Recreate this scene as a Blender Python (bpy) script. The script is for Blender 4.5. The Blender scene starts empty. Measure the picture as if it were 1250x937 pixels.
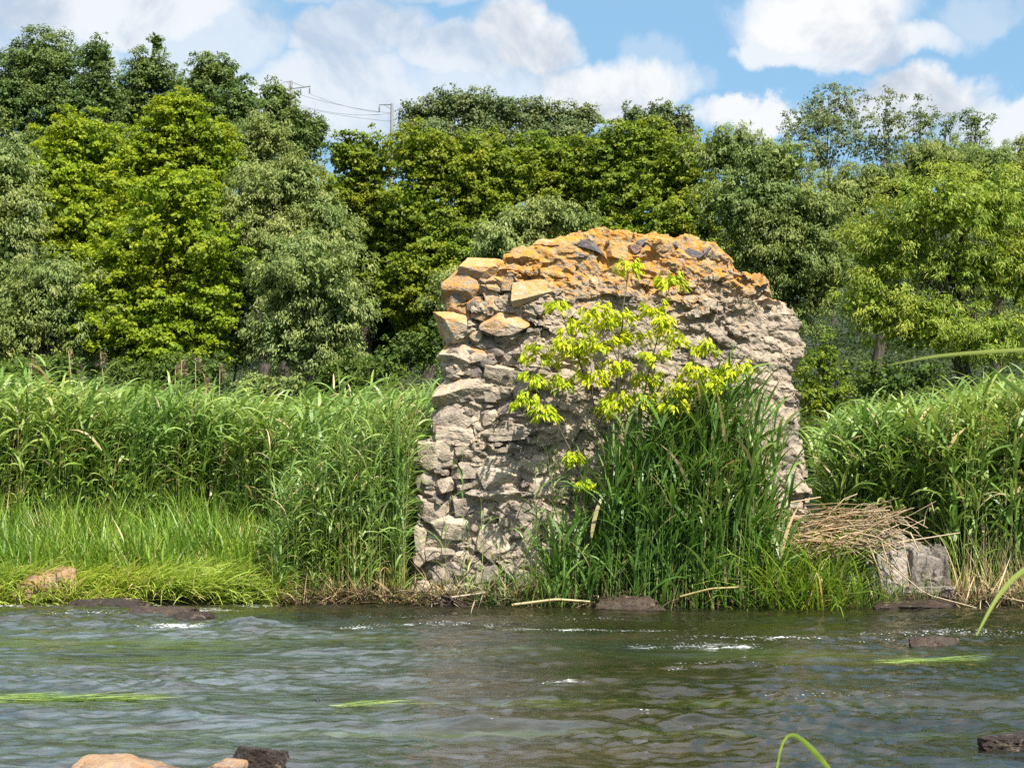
import bpy, math
import numpy as np

# ------------------------------------------------------------------ camera, sky, sun, exposure
SC = bpy.context.scene
COL = SC.collection
R = math.radians
PITCH = R(2.93)
CAM_Z = 1.6
FPX = 1800.0                       # focal length in pixels of the 1250 px wide photograph
cam_d = bpy.data.cameras.new("camera")
cam_d.sensor_width = 36.0
cam_d.lens = FPX / 1250 * 36
cam_d.clip_start = 0.1
cam_d.clip_end = 9000
cam_d.dof.use_dof = True
cam_d.dof.focus_distance = 16.8
cam_d.dof.aperture_fstop = 11
cam = bpy.data.objects.new("camera", cam_d)
COL.objects.link(cam)
cam.location = (0, 0, CAM_Z)
cam.rotation_euler = (R(90) + PITCH, 0, 0)
SC.camera = cam

SUN_EL, SUN_AZ = R(53), R(148)     # azimuth clockwise from +Y (the view direction)
sun_dir = np.array([math.sin(SUN_AZ) * math.cos(SUN_EL), math.cos(SUN_AZ) * math.cos(SUN_EL), math.sin(SUN_EL)])
sun_d = bpy.data.lights.new("sun", 'SUN')
sun_d.energy = 5.0
sun_d.angle = R(0.5)
sun_d.color = (1.0, 0.95, 0.87)
sun = bpy.data.objects.new("sun", sun_d)
COL.objects.link(sun)
from mathutils import Vector
sun.rotation_euler = Vector(sun_dir).to_track_quat('Z', 'Y').to_euler()
sun.location = (10, -10, 40)

SC.view_settings.view_transform = 'Standard'
SC.view_settings.look = 'None'
SC.view_settings.exposure = 1.05
SC.view_settings.gamma = 1
SC.render.engine = 'CYCLES'
cy = SC.cycles
cy.max_bounces = 6
cy.diffuse_bounces = 4
cy.glossy_bounces = 3
cy.transmission_bounces = 3
cy.transparent_max_bounces = 4
cy.caustics_reflective = False
cy.caustics_refractive = False
cy.use_denoising = False
cy.sample_clamp_indirect = 4
cy.sample_clamp_direct = 6


class NT:
    """small helper for node trees"""
    def __init__(self, tree):
        self.t = tree
        self.n = tree.nodes
        self.n.clear()

    def add(self, typ, **kw):
        n = self.n.new(typ)
        ins = kw.pop('ins', {})
        for k, v in kw.items():
            setattr(n, k, v)
        for k, v in ins.items():
            self.set(n, k, v)
        return n

    def set(self, n, k, v):
        s = n.inputs[k]
        if isinstance(v, bpy.types.NodeSocket):
            self.t.links.new(v, s)
        else:
            s.default_value = v

    def math(self, op, a, b=None, c=None, clamp=False):
        n = self.add('ShaderNodeMath', operation=op, use_clamp=clamp)
        for i, v in enumerate((a, b, c)):
            if v is not None:
                self.set(n, i, v)
        return n.outputs[0]

    def mapr(self, v, a, b, c=0.0, d=1.0, smooth=True):
        n = self.add('ShaderNodeMapRange', interpolation_type='SMOOTHSTEP' if smooth else 'LINEAR')
        for i, x in enumerate((v, a, b, c, d)):
            self.set(n, i, x)
        return n.outputs[0]

    def mix(self, f, a, b, blend='MIX'):
        n = self.add('ShaderNodeMix', data_type='RGBA', blend_type=blend)
        self.set(n, 0, f)
        for i, v in ((6, a), (7, b)):
            if isinstance(v, tuple) and len(v) == 3:
                v = v + (1,)
            self.set(n, i, v)
        return n.outputs[2]

    def noise(self, vec, scale, detail=4, rough=0.55, dist=0.0, col=False):
        n = self.add('ShaderNodeTexNoise', ins={'Scale': scale, 'Detail': detail, 'Roughness': rough, 'Distortion': dist})
        if vec is not None:
            self.set(n, 'Vector', vec)
        return n.outputs['Color' if col else 'Fac']

    def ramp(self, fac, stops, interp='LINEAR'):
        n = self.add('ShaderNodeValToRGB')
        self.set(n, 0, fac)
        cr = n.color_ramp
        cr.interpolation = interp
        while len(cr.elements) < len(stops):
            cr.elements.new(0.5)
        for e, (p, c) in zip(cr.elements, stops):
            e.position = p
            e.color = tuple(c) + (1,)
        return n.outputs[0]


# world: Nishita sky with cumulus laid out by compass direction
W = bpy.data.worlds.new("World")
SC.world = W
W.use_nodes = True
SKY_STRENGTH = 0.085
nt = NT(W.node_tree)
sky = nt.add('ShaderNodeTexSky', sky_type='NISHITA', sun_disc=False, sun_elevation=SUN_EL, sun_rotation=SUN_AZ,
             altitude=100, air_density=1.0, dust_density=0.6, ozone_density=2.0)
tc = nt.add('ShaderNodeTexCoord')
sep = nt.add('ShaderNodeSeparateXYZ', ins={0: tc.outputs['Generated']})
az = nt.math('ARCTAN2', sep.outputs[0], sep.outputs[1])
el = nt.math('ARCSINE', sep.outputs[2])
n1 = nt.noise(tc.outputs['Generated'], 9.0, 8, 0.6, 0.3, col=True)
nsep = nt.add('ShaderNodeSeparateColor', ins={0: n1})
azd = nt.math('ADD', az, nt.math('MULTIPLY', nt.math('SUBTRACT', nsep.outputs[0], 0.5), 0.11))
eld = nt.math('ADD', el, nt.math('MULTIPLY', nt.math('SUBTRACT', nsep.outputs[1], 0.5), 0.085))


def dir_px(px, py):
    dx, dy = (px - 625) / FPX, (468.5 - py) / FPX
    return np.array([dx, math.cos(PITCH) - dy * math.sin(PITCH), math.sin(PITCH) + dy * math.cos(PITCH)])


CLOUDS = [  # px, py, rx, ry, strength
    (640, 45, 75, 45, 1.0), (560, 75, 110, 38, 0.75), (430, 55, 100, 40, 0.75), (745, 100, 110, 42, 0.95), (620, 120, 150, 40, 0.6),
    (400, 125, 130, 50, 0.75), (1015, 22, 115, 50, 1.0), (1060, 60, 125, 24, 0.85), (950, 62, 55, 26, 0.8), (1120, 120, 115, 34, 1.0),
    (910, 138, 75, 22, 0.95), (1240, 150, 75, 34, 0.85), (130, 10, 190, 36, 0.85), (240, 55, 110, 45, 0.6), (40, 50, 90, 50, 0.6),
    (1205, 22, 50, 26, 0.35), (420, -5, 180, 20, 0.45), (800, 70, 40, 40, 0.25), (330, 130, 60, 40, 0.7)]
dens = None
for (px, py, rx, ry, st) in CLOUDS:
    d = dir_px(px, py)
    a0, e0 = math.atan2(d[0], d[1]), math.asin(d[2] / np.linalg.norm(d))
    u = nt.math('DIVIDE', nt.math('SUBTRACT', azd, a0), rx / FPX)
    v = nt.math('DIVIDE', nt.math('SUBTRACT', eld, e0), ry / FPX)
    r2 = nt.math('ADD', nt.math('MULTIPLY', u, u), nt.math('MULTIPLY', v, v))
    b = nt.math('MULTIPLY', nt.mapr(r2, 1.30, 0.40), st)
    dens = b if dens is None else nt.math('MAXIMUM', dens, b)
# the rest of the sky, out of the frame: broken cloud everywhere
n2 = nt.noise(tc.outputs['Generated'], 3.2, 7, 0.55, 0.2)
rest = nt.math('MULTIPLY', nt.mapr(n2, 0.42, 0.56), nt.mapr(el, R(17), R(24)))
dens = nt.math('MAXIMUM', dens, rest)
n3 = nt.noise(tc.outputs['Generated'], 14.0, 6, 0.6, 0.4)
shade = nt.mapr(n3, 0.30, 0.56)
ccol = nt.mix(shade, (0.285, 0.32, 0.375), (0.475, 0.48, 0.485))
skyc = nt.add('ShaderNodeVectorMath', operation='SCALE', ins={0: sky.outputs[0]})
skyc.inputs['Scale'].default_value = SKY_STRENGTH
veil = nt.mix(0.60, skyc.outputs[0], (0.150, 0.295, 0.425))
ccol = nt.mix(nt.mapr(el, R(18), R(30)), ccol, nt.mix(shade, (0.40, 0.43, 0.48), (0.74, 0.745, 0.75)))  # unseen high clouds brightened to lighten the water's reflections
fin = nt.mix(dens, veil, ccol)
bg = nt.add('ShaderNodeBackground', ins={0: fin, 1: 1.0})
out = nt.add('ShaderNodeOutputWorld', ins={0: bg.outputs[0]})


# ------------------------------------------------------------------ helpers
def at(px, py, Y):
    d = dir_px(px, py)
    return np.array([0, 0, CAM_Z]) + d * (Y / d[1])


def ppm(Y):
    return FPX / Y


_rng_p = np.random.default_rng(7)
PERM = _rng_p.permutation(256).astype(np.int32)
PERM = np.concatenate([PERM, PERM, PERM])
GRAD = _rng_p.normal(size=(256, 3)).astype(np.float32)
GRAD /= np.linalg.norm(GRAD, axis=1)[:, None]


def perlin(p):
    p = np.asarray(p, np.float32)
    i = np.floor(p).astype(np.int32)
    f = p - i
    i &= 255
    u = f * f * f * (f * (f * 6 - 15) + 10)
    res = 0
    for dx in (0, 1):
        for dy in (0, 1):
            for dz in (0, 1):
                h = PERM[PERM[PERM[i[:, 0] + dx] + i[:, 1] + dy] + i[:, 2] + dz]
                g = GRAD[h]
                dot = g[:, 0] * (f[:, 0] - dx) + g[:, 1] * (f[:, 1] - dy) + g[:, 2] * (f[:, 2] - dz)
                w = (u[:, 0] if dx else 1 - u[:, 0]) * (u[:, 1] if dy else 1 - u[:, 1]) * (u[:, 2] if dz else 1 - u[:, 2])
                res = res + w * dot
    return res


def fbm(p, octaves=4, gain=0.5, lac=2.03, ridged=False):
    a, s, t = 1.0, 0.0, 0.0
    p = np.asarray(p, np.float32)
    for _ in range(octaves):
        v = perlin(p) * 1.6
        if ridged:
            v = 1 - 2 * np.abs(v)
        s = s + a * v
        t += a
        a *= gain
        p = p * lac + 17.3
    return s / t


def tag(o, label=None, cat=None, group=None, kind=None):
    if label:
        o['label'] = label
    if cat:
        o['category'] = cat
    if group:
        o['group'] = group
    if kind:
        o['kind'] = kind
    return o


def empty(name, loc, **kw):
    o = bpy.data.objects.new(name, None)
    COL.objects.link(o)
    o.location = tuple(float(v) for v in loc)
    o.empty_display_size = 0.2
    return tag(o, **kw)


def link_mesh(name, verts, quads=None, tris=None, mat=None, parent=None, smooth=True, var=None, attrs=None):
    """one mesh object; verts in world space, moved into the parent's space"""
    verts = np.asarray(verts, np.float32)
    if parent is not None:
        off = np.array(parent.location, np.float32)
        pp = parent.parent
        while pp is not None:
            off = off + np.array(pp.location, np.float32)
            pp = pp.parent
        verts = verts - off
    me = bpy.data.meshes.new(name)
    nq = 0 if quads is None else len(quads)
    ntri = 0 if tris is None else len(tris)
    me.vertices.add(len(verts))
    me.vertices.foreach_set('co', verts.ravel())
    loops = []
    starts = []
    if nq:
        loops.append(np.asarray(quads, np.int32).ravel())
        starts.append(np.arange(nq, dtype=np.int32) * 4)
    if ntri:
        loops.append(np.asarray(tris, np.int32).ravel())
        starts.append(nq * 4 + np.arange(ntri, dtype=np.int32) * 3)
    loops = np.concatenate(loops)
    starts = np.concatenate(starts)
    me.loops.add(len(loops))
    me.loops.foreach_set('vertex_index', loops)
    me.polygons.add(nq + ntri)
    me.polygons.foreach_set('loop_start', starts)
    me.polygons.foreach_set('use_smooth', np.full(nq + ntri, smooth, bool))
    me.update(calc_edges=True)
    if var is not None:
        a = me.attributes.new('var', 'FLOAT', 'POINT')
        a.data.foreach_set('value', np.asarray(var, np.float32))
    for k, v in (attrs or {}).items():
        a = me.attributes.new(k, 'FLOAT', 'POINT')
        a.data.foreach_set('value', np.asarray(v, np.float32))
    if mat:
        me.materials.append(mat)
    o = bpy.data.objects.new(name, me)
    COL.objects.link(o)
    if parent is not None:
        o.parent = parent
    return o


class Geo:
    """collects vertex/quad batches with a per-vertex 'var'"""
    def __init__(self):
        self.v, self.q, self.a, self.n = [], [], [], 0

    def add(self, v, q, a):
        self.v.append(v)
        self.q.append(q + self.n)
        self.a.append(a)
        self.n += len(v)

    def build(self, name, mat, parent=None, smooth=True):
        return link_mesh(name, np.concatenate(self.v), np.concatenate(self.q), None, mat, parent, smooth, np.concatenate(self.a))


def tubes(paths, radii, sides=5):
    """paths (N,K,3), radii (N,K) -> closed-ended tubes"""
    paths = np.asarray(paths, np.float64)
    radii = np.asarray(radii, np.float64)
    N, K, _ = paths.shape
    tan = np.gradient(paths, axis=1)
    tan /= np.linalg.norm(tan, axis=2, keepdims=True) + 1e-9
    ref = np.where(np.abs(tan[..., 2:3]) > 0.9, np.array([1.0, 0, 0]), np.array([0, 0, 1.0]))
    a = np.cross(tan, ref)
    a /= np.linalg.norm(a, axis=2, keepdims=True) + 1e-9
    b = np.cross(tan, a)
    th = np.arange(sides) / sides * 2 * math.pi
    ring = a[:, :, None, :] * np.cos(th)[None, None, :, None] + b[:, :, None, :] * np.sin(th)[None, None, :, None]
    v = paths[:, :, None, :] + ring * radii[:, :, None, None]
    v = v.reshape(-1, 3)
    base = (np.arange(N) * K * sides)[:, None, None]
    k = (np.arange(K - 1) * sides)[None, :, None]
    s = np.arange(sides)[None, None, :]
    s2 = (s + 1) % sides
    q = np.stack([base + k + s, base + k + s2, base + k + sides + s2, base + k + sides + s], -1).reshape(-1, 4)
    return v, q


def blades(base, az, e0, L, W, droop, var, nseg=5, twist=None, straight=False):
    """grass / reed leaves as curved tapering strips"""
    N = len(base)
    s = np.linspace(0, 1, nseg + 1)[None, :]
    e = e0[:, None] - droop[:, None] * s ** 1.4
    st = (L / nseg)[:, None]
    ch = np.concatenate([np.zeros((N, 1)), np.cumsum(np.cos(e[:, :-1]) * st, 1)], 1)
    cz = np.concatenate([np.zeros((N, 1)), np.cumsum(np.sin(e[:, :-1]) * st, 1)], 1)
    ca, sa = np.cos(az)[:, None], np.sin(az)[:, None]
    p = np.stack([base[:, 0:1] + ch * ca, base[:, 1:2] + ch * sa, base[:, 2:3] + cz], -1)
    side = np.stack([-sa, ca, np.zeros_like(ca)], -1)
    nor = np.stack([-np.sin(e) * ca, -np.sin(e) * sa, np.cos(e)], -1)
    tw = (np.zeros(N) if twist is None else twist)[:, None, None] * (0.4 + 0.6 * s[..., None])
    side = side * np.cos(tw) + nor * np.sin(tw)
    if straight:
        prof = np.ones_like(s) * (1 - 0.5 * s)
    else:
        prof = (0.5 + 0.5 * np.minimum(s / 0.25, 1)) * np.clip(1 - s ** 2.2, 0.04, 1)
    w = W[:, None, None] * prof[..., None] * 0.5
    v = np.stack([p - side * w, p + side * w], 2).reshape(-1, 3)
    b = (np.arange(N) * (nseg + 1) * 2)[:, None]
    k = (np.arange(nseg) * 2)[None, :]
    q = np.stack([b + k, b + k + 1, b + k + 3, b + k + 2], -1).reshape(-1, 4)
    return v, q, np.repeat(var, (nseg + 1) * 2)


def leaves(pos, ax, nor, L, W, var):
    """rhombic leaves, slightly bent at the tip"""
    side = np.cross(ax, nor)
    side /= np.linalg.norm(side, axis=1, keepdims=True) + 1e-9
    nrm = np.cross(side, ax)
    L = L[:, None]
    W = W[:, None]
    m = pos + ax * L * 0.42
    v = np.stack([pos, m + side * W * 0.5 + nrm * W * 0.12, pos + ax * L - nrm * L * 0.12, m - side * W * 0.5 + nrm * W * 0.12], 1).reshape(-1, 3)
    q = (np.arange(len(pos)) * 4)[:, None] + np.arange(4)[None, :]
    return v, q, np.repeat(var, 4)


def unit(v):
    return v / (np.linalg.norm(v, axis=1, keepdims=True) + 1e-9)


# ------------------------------------------------------------------ materials
def new_mat(name):
    m = bpy.data.materials.new(name)
    m.use_nodes = True
    return m, NT(m.node_tree)


def finish(t, shader, disp=None):
    o = t.add('ShaderNodeOutputMaterial')
    t.set(o, 0, shader)


def leaf_mat(name, stops, trans=0.40, rough=0.55, spec=0.22, tcol=1.25):
    m, t = new_mat(name)
    a = t.add('ShaderNodeAttribute', attribute_name='var')
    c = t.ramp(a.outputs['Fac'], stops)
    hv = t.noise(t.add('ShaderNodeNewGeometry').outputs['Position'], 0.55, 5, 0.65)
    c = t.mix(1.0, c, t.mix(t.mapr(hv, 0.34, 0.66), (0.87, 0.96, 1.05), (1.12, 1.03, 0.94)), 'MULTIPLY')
    p = t.add('ShaderNodeBsdfPrincipled', ins={'Base Color': c, 'Roughness': rough, 'Specular IOR Level': spec})
    tc_ = t.mix(1.0, c, (tcol, tcol, tcol * 0.7), 'MULTIPLY')
    tr = t.add('ShaderNodeBsdfTranslucent', ins={0: tc_})
    mx = t.add('ShaderNodeMixShader', ins={0: trans, 1: p.outputs[0], 2: tr.outputs[0]})
    finish(t, mx.outputs[0])
    return m


def bark_mat(name, c1, c2):
    m, t = new_mat(name)
    g = t.add('ShaderNodeTexCoord').outputs['Object']
    mp = t.add('ShaderNodeMapping', ins={0: g})
    mp.inputs['Scale'].default_value = (6, 6, 1.5)
    n = t.noise(mp.outputs[0], 3, 6, 0.65)
    c = t.mix(t.mapr(n, 0.35, 0.65), c1, c2)
    b = t.add('ShaderNodeBump', ins={'Strength': 0.6, 'Distance': 0.03, 'Height': n})
    p = t.add('ShaderNodeBsdfPrincipled', ins={'Base Color': c, 'Roughness': 0.9, 'Specular IOR Level': 0.2, 'Normal': b.outputs[0]})
    finish(t, p.outputs[0])
    return m


M = {}
M['maple'] = leaf_mat('maple_leaf', [(0, (0.100, 0.159, 0.010)), (0.5, (0.210, 0.280, 0.012)), (1, (0.377, 0.416, 0.017))], 0.4)
M['maple_mid'] = leaf_mat('maple_mid_leaf', [(0, (0.082, 0.129, 0.011)), (0.5, (0.168, 0.224, 0.014)), (1, (0.306, 0.310, 0.020))], 0.36)
M['maple_olive'] = leaf_mat('maple_olive_leaf', [(0, (0.082, 0.132, 0.012)), (0.5, (0.175, 0.240, 0.016)), (1, (0.317, 0.314, 0.026))], 0.36)
M['ash'] = leaf_mat('ash_leaf', [(0, (0.063, 0.103, 0.025)), (0.5, (0.111, 0.170, 0.039)), (1, (0.205, 0.246, 0.071))], 0.3)
M['willow'] = leaf_mat('willow_leaf', [(0, (0.116, 0.162, 0.042)), (0.5, (0.212, 0.267, 0.073)), (1, (0.403, 0.416, 0.156))], 0.3)
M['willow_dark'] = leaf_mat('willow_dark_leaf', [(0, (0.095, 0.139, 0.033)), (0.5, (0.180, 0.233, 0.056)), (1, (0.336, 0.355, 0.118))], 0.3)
M['willow_bright'] = leaf_mat('willow_bright_leaf', [(0, (0.112, 0.180, 0.020)), (0.5, (0.250, 0.330, 0.039)), (1, (0.537, 0.552, 0.132))], 0.36)
M['poplar'] = leaf_mat('poplar_leaf', [(0, (0.079, 0.113, 0.041)), (0.5, (0.135, 0.175, 0.060)), (1, (0.263, 0.278, 0.133))], 0.28)
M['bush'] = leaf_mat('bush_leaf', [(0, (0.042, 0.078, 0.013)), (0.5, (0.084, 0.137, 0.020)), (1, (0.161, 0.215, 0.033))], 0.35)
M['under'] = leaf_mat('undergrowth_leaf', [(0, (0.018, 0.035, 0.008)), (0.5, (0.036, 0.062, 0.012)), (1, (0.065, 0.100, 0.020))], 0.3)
M['sapling'] = leaf_mat('sapling_leaf', [(0, (0.204, 0.319, 0.014)), (0.5, (0.408, 0.496, 0.018)), (1, (0.624, 0.637, 0.030))], 0.45)
STRAW = [(0.90, (0.42, 0.33, 0.15)), (1.0, (0.60, 0.48, 0.27))]
M['reed'] = leaf_mat('reed_leaf', [(0, (0.096, 0.186, 0.034)), (0.45, (0.204, 0.309, 0.060)), (0.84, (0.409, 0.478, 0.141))] + STRAW, 0.35, 0.42, 0.4)
M['reed_dark'] = leaf_mat('reed_dark_leaf', [(0, (0.053, 0.129, 0.021)), (0.45, (0.116, 0.216, 0.034)), (0.84, (0.256, 0.357, 0.098))] + STRAW, 0.35, 0.38, 0.45)
M['grass'] = leaf_mat('grass_blade', [(0, (0.090, 0.182, 0.022)), (0.45, (0.180, 0.292, 0.033)), (0.84, (0.324, 0.413, 0.061))] + STRAW, 0.38, 0.45, 0.35)
M['mat_grass'] = leaf_mat('flattened_sedge', [(0, (0.220, 0.306, 0.036)), (0.45, (0.373, 0.458, 0.067)), (0.84, (0.541, 0.584, 0.133))] + STRAW, 0.3, 0.5, 0.3)
M['dry'] = leaf_mat('dry_stalk', [(0, (0.12, 0.075, 0.035)), (0.5, (0.29, 0.20, 0.105)), (1, (0.48, 0.37, 0.23))], 0.08, 0.6, 0.3)
M['root'] = leaf_mat('wet_root_mat', [(0, (0.018, 0.010, 0.007)), (0.5, (0.045, 0.024, 0.016)), (1, (0.12, 0.075, 0.04))], 0.05, 0.6, 0.3)
M['plume'] = leaf_mat('reed_plume', [(0, (0.24, 0.16, 0.10)), (1, (0.46, 0.34, 0.24))], 0.2, 0.8, 0.1)
M['bark'] = bark_mat('grey_bark', (0.035, 0.028, 0.020), (0.11, 0.092, 0.07))
M['twig'] = bark_mat('brown_twig', (0.06, 0.045, 0.03), (0.16, 0.13, 0.10))


def stone_mat(name, tones, lichen=1.0, bump=0.6, z0=2.6, z1=4.0, wet=None, grain=1.0, streak=0.0, incl=0.7):
    """pitted stone; orange lichen grows on top-facing, high surfaces and in scattered spots"""
    m, t = new_mat(name)
    pos = t.add('ShaderNodeNewGeometry')
    P = pos.outputs['Position']
    oi = t.add('ShaderNodeObjectInfo')
    n1 = t.noise(P, 2.2, 6, 0.62, 0.3)
    n2 = t.noise(P, 14, 8, 0.68, 0.2)
    n3 = t.noise(P, 55, 5, 0.7)
    k = t.math('ADD', t.math('MULTIPLY', n1, 0.6), t.math('MULTIPLY', n2, 0.6))
    k = t.math('ADD', k, t.math('MULTIPLY', t.math('SUBTRACT', oi.outputs['Random'], 0.6), 0.28))
    c = t.ramp(k, [(0.30, tones[0]), (0.47, tones[1]), (0.62, tones[2]), (0.80, tones[3])])
    c = t.mix(t.mapr(n3, 0.60, 0.72, 0, 0.6), c, (0.075, 0.068, 0.062))
    n4 = t.noise(P, 5.5, 7, 0.7, 0.8)
    c = t.mix(t.mapr(n4, 0.54, 0.68, 0, 0.62), c, (0.105, 0.098, 0.092))
    c = t.mix(t.mapr(n4, 0.44, 0.30, 0, 0.45), c, (0.50, 0.40, 0.29))
    # pinkish and dark inclusions
    vo = t.add('ShaderNodeTexVoronoi', feature='F1', ins={'Vector': P, 'Scale': 16.0, 'Randomness': 1.0})
    vs = t.add('ShaderNodeSeparateColor', ins={0: vo.outputs['Color']})
    inc = t.math('MULTIPLY', t.mapr(vo.outputs['Distance'], 0.42, 0.30), t.mapr(vs.outputs[0], 0.80, 0.84))
    c = t.mix(t.math('MULTIPLY', inc, incl), c, t.mix(vs.outputs[1], (0.30, 0.19, 0.15), (0.13, 0.12, 0.125)))
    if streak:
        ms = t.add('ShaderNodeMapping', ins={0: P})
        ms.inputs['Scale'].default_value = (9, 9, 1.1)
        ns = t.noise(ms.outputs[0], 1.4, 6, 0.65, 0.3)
        c = t.mix(t.mapr(ns, 0.50, 0.62, 0, streak), c, (0.045, 0.038, 0.032))  # dark vertical stripes: weathering and reed shadow, both put into the colour
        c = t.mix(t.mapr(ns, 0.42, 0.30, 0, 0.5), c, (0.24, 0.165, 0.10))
    if lichen:
        sz = t.add('ShaderNodeSeparateXYZ', ins={0: P})
        sn = t.add('ShaderNodeSeparateXYZ', ins={0: pos.outputs['Normal']})
        l1 = t.noise(P, 3.1, 6, 0.65, 0.5)
        l2 = t.noise(P, 22, 6, 0.7)
        hz = t.mapr(sz.outputs[2], z0, z1, 0, 1)
        up = t.mapr(sn.outputs[2], -0.25, 0.75, 0, 1)
        f = t.math('ADD', t.math('MULTIPLY', hz, 0.43), t.math('MULTIPLY', up, 0.18))
        f = t.math('ADD', f, t.math('MULTIPLY', l1, 0.85))
        f = t.math('ADD', f, t.math('MULTIPLY', t.math('SUBTRACT', l2, 0.5), 1.15))
        mask = t.mapr(f, 0.755, 0.93, 0, 0.90 * lichen)
        lc = t.ramp(t.noise(P, 9, 6, 0.7), [(0.34, (0.38, 0.27, 0.15)), (0.46, (0.45, 0.25, 0.075)), (0.58, (0.50, 0.215, 0.020))])
        c = t.mix(mask, c, lc)
    h = t.math('ADD', t.math('MULTIPLY', n2, 0.9), t.math('MULTIPLY', n3, 0.45))
    b = t.add('ShaderNodeBump', ins={'Strength': bump, 'Distance': 0.03 * grain, 'Height': h})
    rough = 0.92
    if wet is not None:
        sz2 = t.add('ShaderNodeSeparateXYZ', ins={0: P})
        wl = t.math('ADD', sz2.outputs[2], t.math('MULTIPLY', t.math('SUBTRACT', n2, 0.5), 0.12))
        wm = t.mapr(wl, wet, wet - 0.06)
        c = t.mix(t.math('MULTIPLY', wm, 0.8 if wet < 0.3 else 0.3), c, t.mix(n2, (0.02, 0.012, 0.009), (0.06, 0.04, 0.03)))
        rough = t.mapr(wm, 0, 1, 0.9, 0.45)
    p = t.add('ShaderNodeBsdfPrincipled', ins={'Base Color': c, 'Roughness': rough, 'Specular IOR Level': 0.25, 'Normal': b.outputs[0]})
    finish(t, p.outputs[0])
    return m


M['core'] = stone_mat('lime_mortar_rubble', [(0.129, 0.110, 0.095), (0.240, 0.201, 0.157), (0.381, 0.308, 0.224), (0.527, 0.430, 0.313)], 1.05, 1.0, 2.9, 3.95, wet=0.10)
M['stone'] = stone_mat('field_stone', [(0.152, 0.132, 0.115), (0.268, 0.220, 0.177), (0.407, 0.332, 0.247), (0.558, 0.464, 0.341)], 0.85, 0.8, 1.6, 3.9, wet=0.10)
M['slate'] = stone_mat('dark_inlaid_stone', [(0.06, 0.053, 0.052), (0.10, 0.088, 0.088), (0.15, 0.13, 0.125), (0.24, 0.21, 0.19)], 0.0, 0.5)
M['pink'] = stone_mat('pink_inlaid_stone', [(0.18, 0.11, 0.085), (0.30, 0.18, 0.14), (0.38, 0.25, 0.20), (0.42, 0.32, 0.26)], 0.0, 0.5)
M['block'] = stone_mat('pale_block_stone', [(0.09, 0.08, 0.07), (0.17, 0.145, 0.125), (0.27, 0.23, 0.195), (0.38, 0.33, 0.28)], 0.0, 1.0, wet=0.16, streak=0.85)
M['boulder'] = stone_mat('tan_boulder', [(0.07, 0.05, 0.04), (0.14, 0.098, 0.075), (0.22, 0.155, 0.115), (0.31, 0.235, 0.185)], 0.35, 0.8, -0.6, 0.4, wet=0.05, incl=0.25)
M['wet'] = stone_mat('wet_mossy_rock', [(0.010, 0.007, 0.005), (0.022, 0.014, 0.010), (0.042, 0.028, 0.019), (0.09, 0.065, 0.045)], 0.0, 0.9, wet=0.6, incl=0.0)

m, t = new_mat('bank_soil')
P = t.add('ShaderNodeNewGeometry').outputs['Position']
n = t.noise(P, 1.3, 8, 0.65)
n_b = t.noise(P, 9, 6, 0.7)
sz = t.add('ShaderNodeSeparateXYZ', ins={0: P})
c = t.mix(t.mapr(n_b, 0.35, 0.65), (0.035, 0.026, 0.017), (0.085, 0.066, 0.042))
c = t.mix(t.mapr(n, 0.42, 0.60), c, (0.05, 0.075, 0.018))
c = t.mix(t.mapr(sz.outputs[1], 22, 32, 0, 0.85), c, (0.018, 0.030, 0.009))
b = t.add('ShaderNodeBump', ins={'Strength': 0.7, 'Distance': 0.06, 'Height': n_b})
p = t.add('ShaderNodeBsdfPrincipled', ins={'Base Color': c, 'Roughness': 0.95, 'Normal': b.outputs[0]})
finish(t, p.outputs[0])
M['soil'] = m

m, t = new_mat('river_water')
P = t.add('ShaderNodeNewGeometry').outputs['Position']
mp = t.add('ShaderNodeMapping', ins={0: P})
mp.inputs['Scale'].default_value = (0.35, 1.3, 1)
nA = t.noise(mp.outputs[0], 0.9, 5, 0.6, 0.4)
mp2 = t.add('ShaderNodeMapping', ins={0: P})
mp2.inputs['Scale'].default_value = (0.42, 1.0, 1)
nB = t.noise(mp2.outputs[0], 11, 6, 0.62, 0.6)
nC = t.noise(mp2.outputs[0], 42, 4, 0.6, 0.3)
foam_glint = t.add('ShaderNodeAttribute', attribute_name='foam_glint').outputs['Fac']
weed = t.add('ShaderNodeAttribute', attribute_name='weed').outputs['Fac']
calm = t.add('ShaderNodeAttribute', attribute_name='calm').outputs['Fac']
c = t.ramp(nA, [(0.32, (0.006, 0.008, 0.004)), (0.50, (0.012, 0.012, 0.005)), (0.62, (0.022, 0.017, 0.008)), (0.75, (0.036, 0.026, 0.012))])
mp3 = t.add('ShaderNodeMapping', ins={0: P})
mp3.inputs['Scale'].default_value = (1.2, 14, 1)
nW = t.noise(mp3.outputs[0], 2.2, 5, 0.6, 0.3)
wk = t.math('MULTIPLY', weed, t.mapr(nW, 0.34, 0.58, 0.0, 1.0))
sheen = t.add('ShaderNodeAttribute', attribute_name='sky_sheen').outputs['Fac']
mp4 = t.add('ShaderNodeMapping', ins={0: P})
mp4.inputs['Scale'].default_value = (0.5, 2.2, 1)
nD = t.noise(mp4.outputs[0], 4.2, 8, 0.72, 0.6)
c = t.mix(t.math('MULTIPLY', sheen, t.mapr(nD, 0.36, 0.66, 0.05, 1.0)), c, (0.085, 0.112, 0.126))  # sky reflection on the left painted into the base colour
c = t.mix(t.math('MINIMUM', wk, 1.0), c, t.mix(nW, (0.05, 0.085, 0.008), (0.15, 0.21, 0.02)))
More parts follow.
